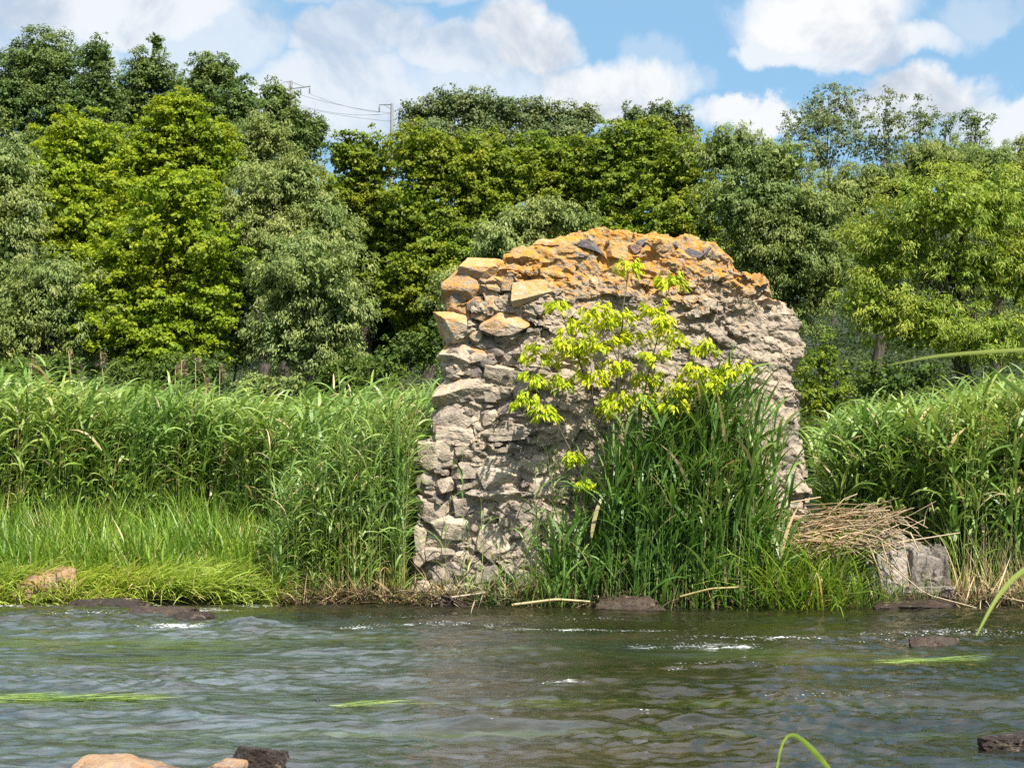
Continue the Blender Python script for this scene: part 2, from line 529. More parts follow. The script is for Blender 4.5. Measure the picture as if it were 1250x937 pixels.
# foam: froth on broken crests, plus dots painting sun sparkle into the colour
vo = t.add('ShaderNodeTexVoronoi', feature='F1', ins={'Vector': mp2.outputs[0], 'Scale': 64.0, 'Randomness': 1.0})
vs = t.add('ShaderNodeSeparateColor', ins={0: vo.outputs['Color']})
glint_dots = t.math('MULTIPLY', t.mapr(t.math('ADD', vo.outputs['Distance'], t.math('MULTIPLY', nC, 0.5)), 0.56, 0.40), t.mapr(vs.outputs[0], 0.62, 0.68))
glint_dots = t.math('MULTIPLY', glint_dots, t.mapr(foam_glint, 0.15, 0.45))
fn = t.math('ADD', foam_glint, t.math('MULTIPLY', t.math('SUBTRACT', nB, 0.5), 1.4))
fm = t.math('MAXIMUM', t.math('MULTIPLY', t.mapr(fn, 0.46, 0.85), t.mapr(nC, 0.42, 0.58)), t.math('MULTIPLY', glint_dots, t.mapr(fn, 0.22, 0.42)))
c = t.mix(fm, c, (0.78, 0.80, 0.80))
hb = t.math('ADD', t.math('MULTIPLY', nB, 0.9), t.math('MULTIPLY', nC, 0.22))
bs = t.mapr(calm, 0, 1, 0.8, 0.28, smooth=False)
b = t.add('ShaderNodeBump', ins={'Strength': bs, 'Distance': 0.010, 'Height': hb})
p = t.add('ShaderNodeBsdfPrincipled', ins={'Base Color': c, 'Roughness': t.mapr(fm, 0, 1, 0.035, 0.6), 'IOR': 1.46, 'Normal': b.outputs[0]})
finish(t, p.outputs[0])
M['water'] = m


def plain(name, c, rough=0.6, metal=0.0):
    m, t = new_mat(name)
    P = t.add('ShaderNodeTexCoord').outputs['Object']
    n = t.noise(P, 8, 5, 0.6)
    cc = t.mix(n, tuple(x * 0.75 for x in c), tuple(min(1, x * 1.25) for x in c))
    p = t.add('ShaderNodeBsdfPrincipled', ins={'Base Color': cc, 'Roughness': rough, 'Metallic': metal})
    finish(t, p.outputs[0])
    return m


M['concrete'] = plain('weathered_concrete', (0.26, 0.24, 0.22), 0.9)
M['steel'] = plain('dull_steel', (0.20, 0.20, 0.21), 0.6, 0.4)
M['insulator'] = plain('insulator_glass', (0.13, 0.14, 0.16), 0.3)
M['wire'] = plain('cable', (0.16, 0.17, 0.18), 0.6)
M['insect'] = plain('insect_blue_black', (0.012, 0.016, 0.03), 0.35)


# ------------------------------------------------------------------ ground and river
def lerp(x, xs, ys):
    return np.interp(x, xs, ys)


def ground_z(x, y):
    x = np.asarray(x, float)
    y = np.asarray(y, float)
    yy = y + 0.10 * np.sin(x * 1.3) + 0.07 * np.sin(x * 3.1 + 1)
    z = lerp(yy, [-4000, -50, -2, 4.5, 6.2, 7.2, 15.9, 16.35, 16.75, 17.6, 20, 28, 45, 130, 170, 4000],
             [2.0, 1.0, 0.35, 0.25, 0.10, -0.45, -0.5, -0.18, 0.10, 0.20, 0.25, 0.6, 1.6, 23, 25, 25])
    return z


def grid_axis(lo, hi, step, far):
    core = np.arange(lo, hi + step * 0.5, step)
    g = []
    s = step
    v = hi
    while v < far:
        s *= 1.35
        v += s
        g.append(v)
    h = []
    s = step
    v = lo
    while v > -far:
        s *= 1.35
        v -= s
        h.append(v)
    return np.concatenate([h[::-1], core, g])


def grid_mesh(xs, ys):
    X, Y = np.meshgrid(xs, ys, indexing='ij')
    nx, ny = len(xs), len(ys)
    i = np.arange(nx - 1)[:, None] * ny + np.arange(ny - 1)[None, :]
    q = np.stack([i, i + ny, i + ny + 1, i + 1], -1).reshape(-1, 4)
    return X.ravel(), Y.ravel(), q


xs = grid_axis(-12, 12, 0.2, 3500)
ys = grid_axis(-2, 30, 0.15, 3500)
gx, gy, gq = grid_mesh(xs, ys)
gz = ground_z(gx, gy) + 0.05 * fbm(np.stack([gx * 0.9, gy * 0.9, gx * 0], 1), 4)
tag(link_mesh('ground', np.stack([gx, gy, gz], 1), gq, None, M['soil']), kind='structure')

xs = grid_axis(-6.2, 6.6, 0.028, 3500)
ys = np.concatenate([np.arange(5.5, 7.0, 0.1), np.arange(7.0, 17.3, 0.032)])
wx, wy, wq = grid_mesh(xs, ys)
near = np.exp(-np.maximum(0, np.abs(wx) - 8) / 20)


def px_ground(px, py):
    """where the sight line of a pixel meets the water"""
    d = dir_px(px, py)
    k = -CAM_Z / d[2]
    return d[0] * k, d[1] * k


def blob(px, py, rxm, rym):
    cx, cy_ = px_ground(px, py)
    return np.exp(-(((wx - cx) / rxm) ** 2 + ((wy - cy_) / rym) ** 2))


p0 = np.stack([wx * 0.5, wy * 1.0, wx * 0], 1)
calmn = np.clip(fbm(p0 * 0.55 + 3, 3) * 1.6 + 0.25, 0, 1)
calm = np.clip(calmn * 0.45 + 0.8 * (blob(90, 785, 1.7, 0.6) + 0.8 * blob(300, 800, 1.2, .35) + 0.6 * blob(80, 880, 1.6, 0.25)
               + 0.6 * blob(200, 845, 1.4, .2)), 0, 1)
rough_amp = 1 - 0.75 * calm
wz = 0.060 * fbm(np.stack([wx * 0.30, wy * 1.0, wx * 0 + 1], 1), 3, 0.5)
swell = 0.55 + 1.3 * np.clip(fbm(np.stack([wx * 0.35, wy * 0.8, wx * 0 + 6], 1), 2) + 0.35, 0, 1)      # rough and slick reaches
wz = wz + rough_amp * swell * (0.034 * fbm(np.stack([wx * 2.2 + 9, wy * 3.4, wx * 0 + 4], 1), 3, 0.52)
     + 0.016 * fbm(np.stack([wx * 5.0 + 9, wy * 7.5, wx * 0 + 8], 1), 2, 0.5, ridged=True))
hump = 1 + 0.9 * fbm(np.stack([wx * 2.2, wy * 5, wx * 0 + 12], 1), 3)
STAND = [(600, 884, .42, .14, .060), (555, 893, .5, .10, -.03), (690, 893, .5, .10, -.02), (310, 764, .34, .25, .085), (240, 752, .5, .3, -.05), (120, 745, .9, .45, .085),
         (420, 795, .7, .2, .05), (560, 770, .3, .2, .05), (650, 797, .5, .25, .055), (670, 812, .5, .15, -.03), (1060, 880, .5, .12, .045), (880, 880, .5, .1, .03),
         (790, 870, .22, .1, .025), (900, 815, .5, .2, .04), (100, 838, .35, .10, .035), (150, 842, .35, .10, .03), (1180, 830, .5, .2, .04), (470, 830, .4, .15, .04), (980, 850, .4, .12, .04)]
for (px, py, rx, ry, a) in STAND:
    wz = wz + 0.75 * a * hump * blob(px, py, rx, ry)
foam_glint = np.zeros_like(wx)  # froth patches and rows of painted sun sparkle
FOAM_GLINT = [(60, 741, 1.3, .22, .62), (235, 746, .6, .3, .62), (210, 764, .35, .2, 1.0), (190, 741, .55, .2, .62), (320, 741, .40, .22, .66), (100, 752, .8, .2, .5), (298, 760, .12, .3, .7), (690, 768, 1.3, .22, .62), (560, 764, .8, .25, .42), (780, 768, .6, .15, .7),
        (785, 790, .26, .22, .60), (825, 819, .16, .12, .58), (685, 835, .22, .09, .58), (790, 873, .15, .08, .48), (870, 790, .8, .3, .55), (440, 768, .35, .2, .6),
        (960, 780, 1.5, .4, .50), (1150, 772, 1.3, .5, .47), (900, 812, 1.2, .4, .46), (520, 762, 1.4, .4, .46), (600, 885, .2, .05, .5), (1000, 850, 1.2, .3, .33), (500, 750, 1.2, .25, .40), (720, 755, 1.5, .3, .36)]
for (px, py, rx, ry, a) in FOAM_GLINT:
    foam_glint = np.maximum(foam_glint, a * blob(px, py, rx, ry))
foam_glint = np.maximum(foam_glint, 0.20 * (wy > 14.0))
weed = np.zeros_like(wx)
WEED = [(60, 858, .55, .07, 2.0), (0, 860, .3, .08, 2.0), (1110, 808, .40, .08, 1.8), (1000, 800, 1.4, .2, .5), (910, 795, .5, .15, .65), (430, 861, .25, .05, .9), (620, 858, 1.0, .09, .75),
        (700, 862, .5, .05, .6), (100, 783, 1.8, .45, .6), (420, 780, .5, .3, .6), (600, 800, .8, .3, .3), (400, 893, 1.8, .06, .65), (100, 888, 1.2, .05, .5), (850, 860, 1.5, .12, .45), (830, 895, .5, .08, .5), (1150, 895, .6, .08, .4), (540, 905, .6, .05, .3)]
for (px, py, rx, ry, a) in WEED:
    weed = np.maximum(weed, a * (0.45 if a <= 1 else 0.6) * blob(px, py, rx, ry))
sky_sheen = np.clip(0.06 + 0.80 * np.clip((0.7 - wx) / 2.6, 0, 1) + 0.35 * perlin(np.stack([wx * 0.4, wy * 1.1, wx * 0 + 5], 1)), 0, 1) * np.clip((15.6 - wy) / 1.5, 0.1, 1)  # painted sky sheen, stronger to the left
fade = near * np.clip((16.9 - wy) / 0.8, 0.25, 1)
tag(link_mesh('water', np.stack([wx, wy, wz * fade], 1), wq, None, M['water'], attrs={'sky_sheen': sky_sheen, 'foam_glint': foam_glint, 'weed': weed, 'calm': calm}), kind='structure')


# ------------------------------------------------------------------ ruined wall
def surface_nets(V, origin, h):
    ins = V < 0
    c = [ins[dx:V.shape[0] - 1 + dx, dy:V.shape[1] - 1 + dy, dz:V.shape[2] - 1 + dz].astype(np.int8) for dx in (0, 1) for dy in (0, 1) for dz in (0, 1)]
    s = sum(c)
    ci = np.argwhere((s > 0) & (s < 8))
    ids = -np.ones(s.shape, np.int32)
    ids[ci[:, 0], ci[:, 1], ci[:, 2]] = np.arange(len(ci))
    corners = np.array([(dx, dy, dz) for dx in (0, 1) for dy in (0, 1) for dz in (0, 1)])
    cv = np.stack([V[ci[:, 0] + k[0], ci[:, 1] + k[1], ci[:, 2] + k[2]] for k in corners], 1)
    acc = np.zeros((len(ci), 3))
    cnt = np.zeros(len(ci))
    for a in range(8):
        for b in range(a + 1, 8):
            if np.abs(corners[a] - corners[b]).sum() != 1:
                continue
            va, vb = cv[:, a], cv[:, b]
            m_ = (va < 0) != (vb < 0)
            tt = np.where(m_, va / np.where(m_, va - vb, 1), 0)[:, None]
            acc += m_[:, None] * (corners[a] + (corners[b] - corners[a]) * tt)
            cnt += m_
    P_ = (ci + acc / cnt[:, None]) * h + origin
    quads = []
    for ax in range(3):
        o1, o2 = [(1, 2), (2, 0), (0, 1)][ax]
        sl0 = [slice(None)] * 3
        sl1 = [slice(None)] * 3
        sl0[ax] = slice(0, -1)
        sl1[ax] = slice(1, None)
        A, B = ins[tuple(sl0)], ins[tuple(sl1)]
        e = np.argwhere(A != B)
        ok = (e[:, o1] > 0) & (e[:, o2] > 0) & (e[:, o1] < V.shape[o1] - 1) & (e[:, o2] < V.shape[o2] - 1)
        e = e[ok]
        flip = A[e[:, 0], e[:, 1], e[:, 2]]
        d1 = np.zeros(3, int)
        d1[o1] = 1
        d2 = np.zeros(3, int)
        d2[o2] = 1
        g = lambda q: ids[q[:, 0], q[:, 1], q[:, 2]]
        q = np.stack([g(e - d1 - d2), g(e - d2), g(e), g(e - d1)], 1)
        q[~flip] = q[~flip][:, ::-1]
        quads.append(q)
    return P_, np.concatenate(quads)


YW = 16.75                                                  # the wall's nearest corner
OUT = [(492, 790), (498, 690), (501, 665), (505, 640), (508, 600), (514, 560), (527, 520), (533, 490), (536, 470), (541, 455), (539, 430), (540, 400),
       (541, 380), (544, 352), (547, 335), (575, 327), (600, 314), (640, 298), (680, 284), (703, 275), (725, 269), (760, 270), (795, 275), (830, 281),
       (848, 278), (870, 287), (893, 298), (902, 306), (908, 318), (930, 328), (945, 342), (955, 354), (972, 361), (979, 378), (986, 393), (987, 420),
       (983, 440), (978, 455), (985, 470), (988, 500), (986, 530), (990, 560), (989, 590), (990, 640), (992, 700), (995, 790)]
poly = np.array([[at(px, py, YW)[0], at(px, py, YW)[2]] for px, py in OUT])
X_CORNER = at(648, 500, YW)[0]


def poly_sdf(px_, pz_, poly_):
    d = np.full(px_.shape, 1e9)
    inside = np.zeros(px_.shape, bool)
    n_ = len(poly_)
    for i in range(n_):
        a, b = poly_[i], poly_[(i + 1) % n_]
        ab = b - a
        tt = np.clip(((px_ - a[0]) * ab[0] + (pz_ - a[1]) * ab[1]) / (ab @ ab), 0, 1)
        d = np.minimum(d, np.hypot(px_ - a[0] - ab[0] * tt, pz_ - a[1] - ab[1] * tt))
        cr = ((a[1] > pz_) != (b[1] > pz_)) & (px_ < (b[0] - a[0]) * (pz_ - a[1]) / (b[1] - a[1] + 1e-12) + a[0])
        inside ^= cr
    return np.where(inside, -d, d)


def front_y(x, z):
    """plan of the wall's near face: a corner at X_CORNER, the left end turning away"""
    return YW + np.where(x < X_CORNER, (X_CORNER - x) * 0.16, (x - X_CORNER) * 0.07) + 0.05 * np.clip(z, 0, 4.5)


H = 0.019
x0, x1 = poly[:, 0].min() - 0.22, poly[:, 0].max() + 0.22
z0_, z1_ = -0.35, poly[:, 1].max() + 0.2
y0_, y1_ = YW - 0.25, YW + 1.75
ax_x = np.arange(x0, x1, H)
ax_y = np.arange(y0_, y1_, H)
ax_z = np.arange(z0_, z1_, H)
GX, GZ = np.meshgrid(ax_x, ax_z, indexing='ij')
d2 = poly_sdf(GX, GZ, poly).astype(np.float32)
fy = front_y(GX, GZ).astype(np.float32)
yy = ax_y.astype(np.float32)[None, :, None]
dA = d2[:, None, :] + 0.02
dB = fy[:, None, :] - yy
dC = yy - (YW + 1.35)
k_ = 0.10
hh = np.clip(0.5 + 0.5 * (dA - dB) / k_, 0, 1)
V = dB + (dA - dB) * hh + k_ * hh * (1 - hh)
V = np.maximum(V, dC)
band = np.argwhere((np.abs(V) < 0.21) & (yy < YW + 1.2))
bp = np.stack([ax_x[band[:, 0]], ax_y[band[:, 1]], ax_z[band[:, 2]]], 1).astype(np.float32)
leftz = np.clip((X_CORNER + 0.15 - bp[:, 0]) / 0.5, 0, 1)          # masonry zone
topz = np.clip((bp[:, 2] - 3.2) / 0.8, 0, 1)
warp = np.stack([perlin(bp * 2.2 + 5), perlin(bp * 2.2 + 25), perlin(bp * 2.2 + 45)], 1) * 0.12
wp = bp + warp
disp = 0.055 * perlin(bp * 1.3 + 2) * 1.6
strata = wp * np.array([2.3, 2.3, 5.2], np.float32)
strata[:, 2] += wp[:, 0] * 0.9
led = fbm(strata, 3, 0.5, ridged=True)                              # sharp ledges
disp += 0.060 * (led - 0.2) * (1 - 0.35 * topz)
lump = fbm(wp * np.array([7.0, 7.0, 9.5], np.float32) + 31, 3, 0.6)
disp += 0.036 * lump
pit = np.clip(perlin(wp * np.array([3.4, 3.4, 6.5], np.float32) + 77) * 1.9 - 0.50, 0, 1)
disp -= 0.20 * pit
fine = fbm(bp * 19 + 3, 2, 0.6)
disp += 0.020 * fine
disp -= 0.030 * leftz                                               # mortar lies back between the stones
V[band[:, 0], band[:, 1], band[:, 2]] -= disp
wv, wq_ = surface_nets(V.astype(np.float32), np.array([ax_x[0], ax_y[0], ax_z[0]]), H)
del V, dB, hh, bp, wp, warp, band

def chips(p, scale, seed):
    """random tilted plane per Voronoi cell: broken-stone facets"""
    p = p * scale + seed
    b = np.floor(p).astype(np.int32)
    best = np.full(len(p), 9e9)
    val = np.zeros(len(p))
    for dx in (-1, 0, 1):
        for dy in (-1, 0, 1):
            for dz in (-1, 0, 1):
                c = b + np.array([dx, dy, dz])
                ci_ = c & 255
                h_ = PERM[PERM[PERM[ci_[:, 0]] + ci_[:, 1]] + ci_[:, 2]]
                r = p - (c + 0.5 + 0.45 * GRAD[h_])
                d = (r * r).sum(1)
                k = d < best
                best = np.where(k, d, best)
                h2 = PERM[h_ + 91]
                val = np.where(k, (r * GRAD[h2]).sum(1) + GRAD[h_, 0] * 0.5, val)
    return val


def vnormals(v, q):
    fn_ = np.cross(v[q[:, 2]] - v[q[:, 0]], v[q[:, 3]] - v[q[:, 1]])
    n_ = np.zeros_like(v)
    for j in range(4):
        for a in range(3):
            n_[:, a] += np.bincount(q[:, j], fn_[:, a], len(v))
    return unit(n_)


wn = vnormals(wv, wq_)
wwp = wv + 0.05 * np.stack([perlin(wv * 5), perlin(wv * 5 + 30), perlin(wv * 5 + 60)], 1)
zone = np.clip(0.45 + 1.9 * perlin(wv * 1.25 + 8), 0.05, 1.0)
sc_ = np.array([1.0, 1.0, 1.7])
lz = np.clip((X_CORNER + 0.15 - wv[:, 0]) / 0.5, 0, 1)
dd = (0.25 + 0.75 * zone) * 0.105 * chips(wwp * sc_, 2.7, 3.0) + 0.045 * np.maximum(zone, 0.6 * lz) * chips(wwp * sc_, 6.5, 19.0) + 0.015 * zone * chips(wwp * sc_, 14.0, 11.0) + 0.011 * fbm(wv * 27, 3, 0.75)
dd *= 0.72 + 0.28 * np.maximum(lz, np.clip((wv[:, 2] - 2.9) / 0.6, 0, 1))
dd *= 1 - 0.45 * np.clip((wv[:, 2] - 3.7) / 0.4, 0, 1)
wv = wv + wn * dd[:, None]
wall = empty('ruined_wall', (0.9, YW + 0.4, 0.1), label='tall ruined stone wall with orange lichen on top, standing at the water edge', cat='ruin')
link_mesh('rubble_core', wv, wq_, None, M['core'], wall, smooth=False)


# stones: star-shaped convex bodies cut by planes
def ico(sub):
    t_ = (1 + 5 ** .5) / 2
    v = np.array([(-1, t_, 0), (1, t_, 0), (-1, -t_, 0), (1, -t_, 0), (0, -1, t_), (0, 1, t_), (0, -1, -t_), (0, 1, -t_), (t_, 0, -1), (t_, 0, 1), (-t_, 0, -1), (-t_, 0, 1)], float)
    f = np.array([(0, 11, 5), (0, 5, 1), (0, 1, 7), (0, 7, 10), (0, 10, 11), (1, 5, 9), (5, 11, 4), (11, 10, 2), (10, 7, 6), (7, 1, 8), (3, 9, 4), (3, 4, 2), (3, 2, 6), (3, 6, 8), (3, 8, 9), (4, 9, 5), (2, 4, 11), (6, 2, 10), (8, 6, 7), (9, 8, 1)])
    v = unit(v)
    for _ in range(sub):
        e = {}
        vl = list(v)

        def mid(a, b):
            k = (min(a, b), max(a, b))
            if k not in e:
                e[k] = len(vl)
                m_ = vl[a] + vl[b]
                vl.append(m_ / np.linalg.norm(m_))
            return e[k]
        nf = []
        for a, b, c_ in f:
            ab, bc, ca = mid(a, b), mid(b, c_), mid(c_, a)
            nf += [(a, ab, ca), (b, bc, ab), (c_, ca, bc), (ab, bc, ca)]
        v, f = np.array(vl), np.array(nf)
    return v, f


ICO4 = ico(4)
ICO5 = ico(5)


def rock_verts(cx, cy_, cz, sx, sy, sz_, rng, cuts=9, tilt=0.18, amp=0.10, base=ICO4, soft=26, sharp=0.8):
    d, f = base
    pl = [(1, 0, 0), (-1, 0, 0), (0, 1, 0), (0, -1, 0), (0, 0, 1), (0, 0, -1)]
    N_ = [np.array(p, float) + rng.normal(0, 0.13, 3) for p in pl]
    O_ = [1.0] * 6
    for _ in range(cuts):
        nn = rng.normal(size=3)
        N_.append(nn)
        O_.append(rng.uniform(1.0, 1.30) * sharp * 1.1)
    N_ = unit(np.array(N_))
    O_ = np.array(O_)
    dn = np.maximum(d @ N_.T, 1e-3) / O_[None, :]
    r = 1.0 / (np.sum(dn ** soft, 1) ** (1 / soft))
    v = d * r[:, None]
    seed = rng.uniform(0, 50)
    v = v * (1 + amp * fbm(v * 1.7 + seed, 4, 0.55))[:, None] + unit(d) * (0.35 * amp * fbm(v * 6 + seed, 3, 0.6, ridged=True))[:, None]
    v = v * np.array([sx, sy, sz_])
    a, b, c_ = rng.normal(0, tilt, 3)
    Rx = np.array([[1, 0, 0], [0, math.cos(a), -math.sin(a)], [0, math.sin(a), math.cos(a)]])
    Ry = np.array([[math.cos(b), 0, math.sin(b)], [0, 1, 0], [-math.sin(b), 0, math.cos(b)]])
    Rz = np.array([[math.cos(c_), -math.sin(c_), 0], [math.sin(c_), math.cos(c_), 0], [0, 0, 1]])
    return v @ (Rz @ Ry @ Rx).T + np.array([cx, cy_, cz]), f


STONES = [  # x0, x1, y0, y1 in the photograph, how far it stands out (m)
    (543, 591, 332, 367, .10), (570, 612, 316, 338, .06), (589, 610, 341, 373, .04), (605, 627, 336, 354, .07), (615, 637, 322, 338, .05), (631, 671, 343, 370, .13),
    (610, 634, 357, 383, .03), (578, 605, 365, 390, .05), (594, 643, 384, 407, .13), (540, 582, 384, 415, .09), (541, 593, 421, 445, .10), (591, 605, 429, 447, .05),
    (543, 578, 367, 383, .00), (594, 629, 447, 469, .07), (536, 602, 462, 495, .12), (642, 674, 371, 389, .02), (638, 661, 402, 421, .03), (653, 677, 322, 337, .03),
    (546, 594, 446, 461, .00), (607, 640, 421, 445, -.01), (629, 652, 453, 485, .04), (603, 628, 472, 490, .05), (533, 585, 495, 529, .10), (602, 651, 515, 532, .08),
    (588, 608, 500, 517, .06), (542, 602, 527, 545, .05), (524, 539, 533, 546, .06), (513, 556, 540, 575, .09), (556, 588, 564, 582, .07), (588, 632, 545, 569, .04),
    (591, 634, 569, 592, .11), (631, 663, 556, 576, .06), (510, 539, 576, 607, .05), (530, 556, 584, 601, .08), (513, 551, 608, 630, .06), (571, 640, 592, 617, .10),
    (600, 668, 606, 641, .03), (530, 579, 630, 653, .09), (507, 522, 641, 666, .06), (522, 556, 643, 668, .05), (585, 621, 641, 685, .13), (506, 526, 668, 685, .10),
    (523, 553, 667, 685, .10), (511, 546, 684, 706, .00), (553, 577, 669, 688, .06), (545, 586, 688, 712, .06), (558, 575, 585, 603, .04), (556, 580, 604, 628, .02),
    (582, 600, 618, 640, .04), (610, 640, 495, 514, .02), (640, 662, 486, 506, .03), (560, 590, 545, 563, .03), (606, 630, 405, 420, .04), (650, 672, 580, 604, .02),
    (628, 660, 648, 690, .04), (640, 668, 620, 645, .02), (585, 615, 686, 712, .05), (620, 655, 690, 725, .05), (506, 545, 706, 735, .05), (545, 600, 712, 740, .05),
    (518, 536, 596, 610, .05), (575, 592, 400, 420, .02), (560, 575, 352, 366, .05), (640, 668, 430, 450, .01), (660, 690, 400, 425, .0), (680, 705, 296, 312, .03),
    (625, 650, 303, 318, .04), (655, 680, 292, 304, .03)]
rng = np.random.default_rng(11)
for (a0, a1, b0, b1, pr) in STONES:
    c_ = at((a0 + a1) / 2, (b0 + b1) / 2, YW)
    Yc = float(front_y(c_[0], c_[2]))
    c_ = at((a0 + a1) / 2, (b0 + b1) / 2, Yc)
    s = 1 / ppm(Yc)
    sx, sz_ = (a1 - a0) / 2 * s * 1.20, (b1 - b0) / 2 * s * 1.22
    pr = pr * 0.80
    sy = max(0.16, 0.8 * sx)
    v, f = rock_verts(c_[0], Yc + sy - pr, c_[2], sx, sy, sz_, rng, 12, 0.10, 0.070, base=ICO5, soft=160, sharp=0.76)
    link_mesh('stone', v, None, f, M['stone'], wall, smooth=False)
INLAY = [(845, 300, 17, 13, 'slate', .03), (863, 299, 12, 15, 'slate', .03), (719, 290, 26, 9, 'slate', .05), (784, 287, 14, 9, 'slate', .03), (824, 290, 11, 8, 'slate', .03),
         (827, 321, 12, 10, 'pink', .03), (772, 304, 12, 9, 'pink', .02), (706, 312, 9, 6, 'slate', .03), (700, 360, 10, 7, 'slate', .02),
         (865, 345, 16, 9, 'stone', .02), (720, 340, 18, 10, 'stone', .03),
         (745, 300, 16, 9, 'stone', .03), (690, 330, 15, 11, 'stone', .04), ]
for (px, py, w_, h_, mt, pr) in INLAY:
    py += 11 if py < 302 else 0
    c_ = at(px, py, YW)
    Yc = float(front_y(c_[0], c_[2])) + (0.05 if py < 300 else 0.02)
    c_ = at(px, py, Yc)
    s = 1 / ppm(Yc)
    v, f = rock_verts(c_[0], Yc + 0.115 - pr, c_[2], w_ * s * 0.60, 0.14, h_ * s * 0.60, rng, 10, 0.25, 0.06, soft=70, sharp=0.75)
    link_mesh('stone', v, None, f, M[mt], wall, smooth=False)


# smaller rubble packed between the stones and bedded in the mortar
ICO3 = ico(3)
SV, SF, nn_ = [], [], 0
for k in range(310):
    if k < 190:
        px, py = rng.uniform(512, 672), rng.uniform(332, 735)
        w_, asp, pr = rng.uniform(9, 22), rng.uniform(0.45, 0.8), rng.uniform(-0.01, 0.06)
    else:
        px, py = rng.uniform(665, 978), rng.uniform(292, 700)
        w_, asp, pr = rng.uniform(6, 15) * rng.choice([0.7, 1.0, 1.6], p=[0.45, 0.45, 0.10]), rng.uniform(0.4, 0.8), rng.uniform(-0.02, 0.018)
    c_ = at(px, py, YW)
    if poly_sdf(np.array([c_[0]]), np.array([c_[2]]), poly)[0] > -0.07:
        continue
    Yc = float(front_y(c_[0], c_[2]))
    c_ = at(px, py, Yc)
    s = 1 / ppm(Yc)
    v, f = rock_verts(c_[0], Yc + 0.07 - pr, c_[2], w_ / 2 * s, 0.09, w_ * asp / 2 * s, rng, 10, 0.22, 0.06, base=ICO3, soft=120, sharp=0.75)
    SV.append(v)
    SF.append(f + nn_)
    nn_ += len(v)
tag(link_mesh('rubble', np.concatenate(SV), None, np.concatenate(SF), M['core'], wall, smooth=False), kind='stuff')


# ------------------------------------------------------------------ rocks and block
def boulder(name, px, py, wpx, hpx, Y, mat, label, cat='rock', group=None, seed=1, depth=1.0, amp=0.16, cuts=10, soft=70):
    rng_ = np.random.default_rng(seed)
    c_ = at(px, py, Y)
    s = 1 / ppm(Y)
    v, f = rock_verts(c_[0], Y + 0.0, c_[2], wpx / 2 * s, wpx / 2 * s * depth, hpx / 2 * s, rng_, cuts, 0.1, amp, base=ICO5, soft=soft)
    o = link_mesh(name, v - c_, None, f, M[mat])
    o.location = tuple(c_)
    return tag(o, label, cat, group)


boulder('boulder', 56, 719, 84, 40, 16.75, 'boulder', 'rounded tan boulder in the grass at the left water edge', seed=3, depth=0.7, soft=12, amp=0.10)
boulder('river_rock', 128, 748, 96, 30, 15.75, 'wet', 'long wet brown rock breaking the rapids on the left', seed=4, depth=0.5, amp=0.2)
boulder('river_rock', 195, 757, 70, 30, 15.35, 'wet', 'dark wet rock downstream of the long rapids rock', seed=5, depth=0.6, amp=0.22)
boulder('river_rock', 240, 760, 44, 26, 15.1, 'wet', 'smallest dark rock behind the rapids, barely above water', seed=15, depth=0.6, amp=0.2)
boulder('shore_rock', 146, 950, 116, 44, 7.6, 'boulder', 'pale flat topped rock at the bottom left edge', seed=6, depth=0.7)
boulder('shore_rock', 272, 948, 50, 34, 7.55, 'boulder', 'small pale rock beside the dark rock at the bottom edge', seed=7, depth=0.8)
boulder('shore_rock', 314, 940, 70, 50, 7.75, 'wet', 'dark angular rock at the bottom edge between pale stones', seed=8, depth=0.8, amp=0.16)
boulder('river_rock', 1140, 789, 54, 22, 12.7, 'wet', 'small dark rock in the current below the right block', seed=9, depth=0.7, amp=0.2)
boulder('river_rock', 1232, 911, 66, 28, 8.3, 'wet', 'dark rock in the current at the lower right edge', seed=10, depth=0.7, amp=0.2)
boulder('river_rock', 770, 742, 72, 22, 16.05, 'wet', 'low brown mud covered rock at the foot of the reed clump', seed=12, depth=0.6, amp=0.22)
boulder('river_rock', 1115, 742, 90, 20, 16.05, 'wet', 'flat wet stone under the broken block', seed=13, depth=0.6, amp=0.2)
boulder('river_rock', 555, 738, 46, 14, 16.2, 'wet', 'small dark rock at the wall foot by the water', seed=16, depth=0.7, amp=0.2)

blk = empty('broken_block', at(1100, 735, 16.4), label='broken pale stone block under the dry reed heap on the right', cat='stone block')
rb = np.random.default_rng(21)
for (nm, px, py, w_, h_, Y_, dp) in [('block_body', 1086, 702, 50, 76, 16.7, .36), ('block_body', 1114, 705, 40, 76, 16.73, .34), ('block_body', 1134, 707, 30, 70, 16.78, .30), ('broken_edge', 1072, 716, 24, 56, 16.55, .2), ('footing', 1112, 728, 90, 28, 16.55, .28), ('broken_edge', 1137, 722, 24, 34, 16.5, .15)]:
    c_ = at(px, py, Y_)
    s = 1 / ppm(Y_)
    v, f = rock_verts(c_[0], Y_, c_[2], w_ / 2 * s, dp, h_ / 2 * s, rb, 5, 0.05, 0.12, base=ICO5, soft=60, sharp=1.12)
    link_mesh(nm, v, None, f, M['block'], blk)


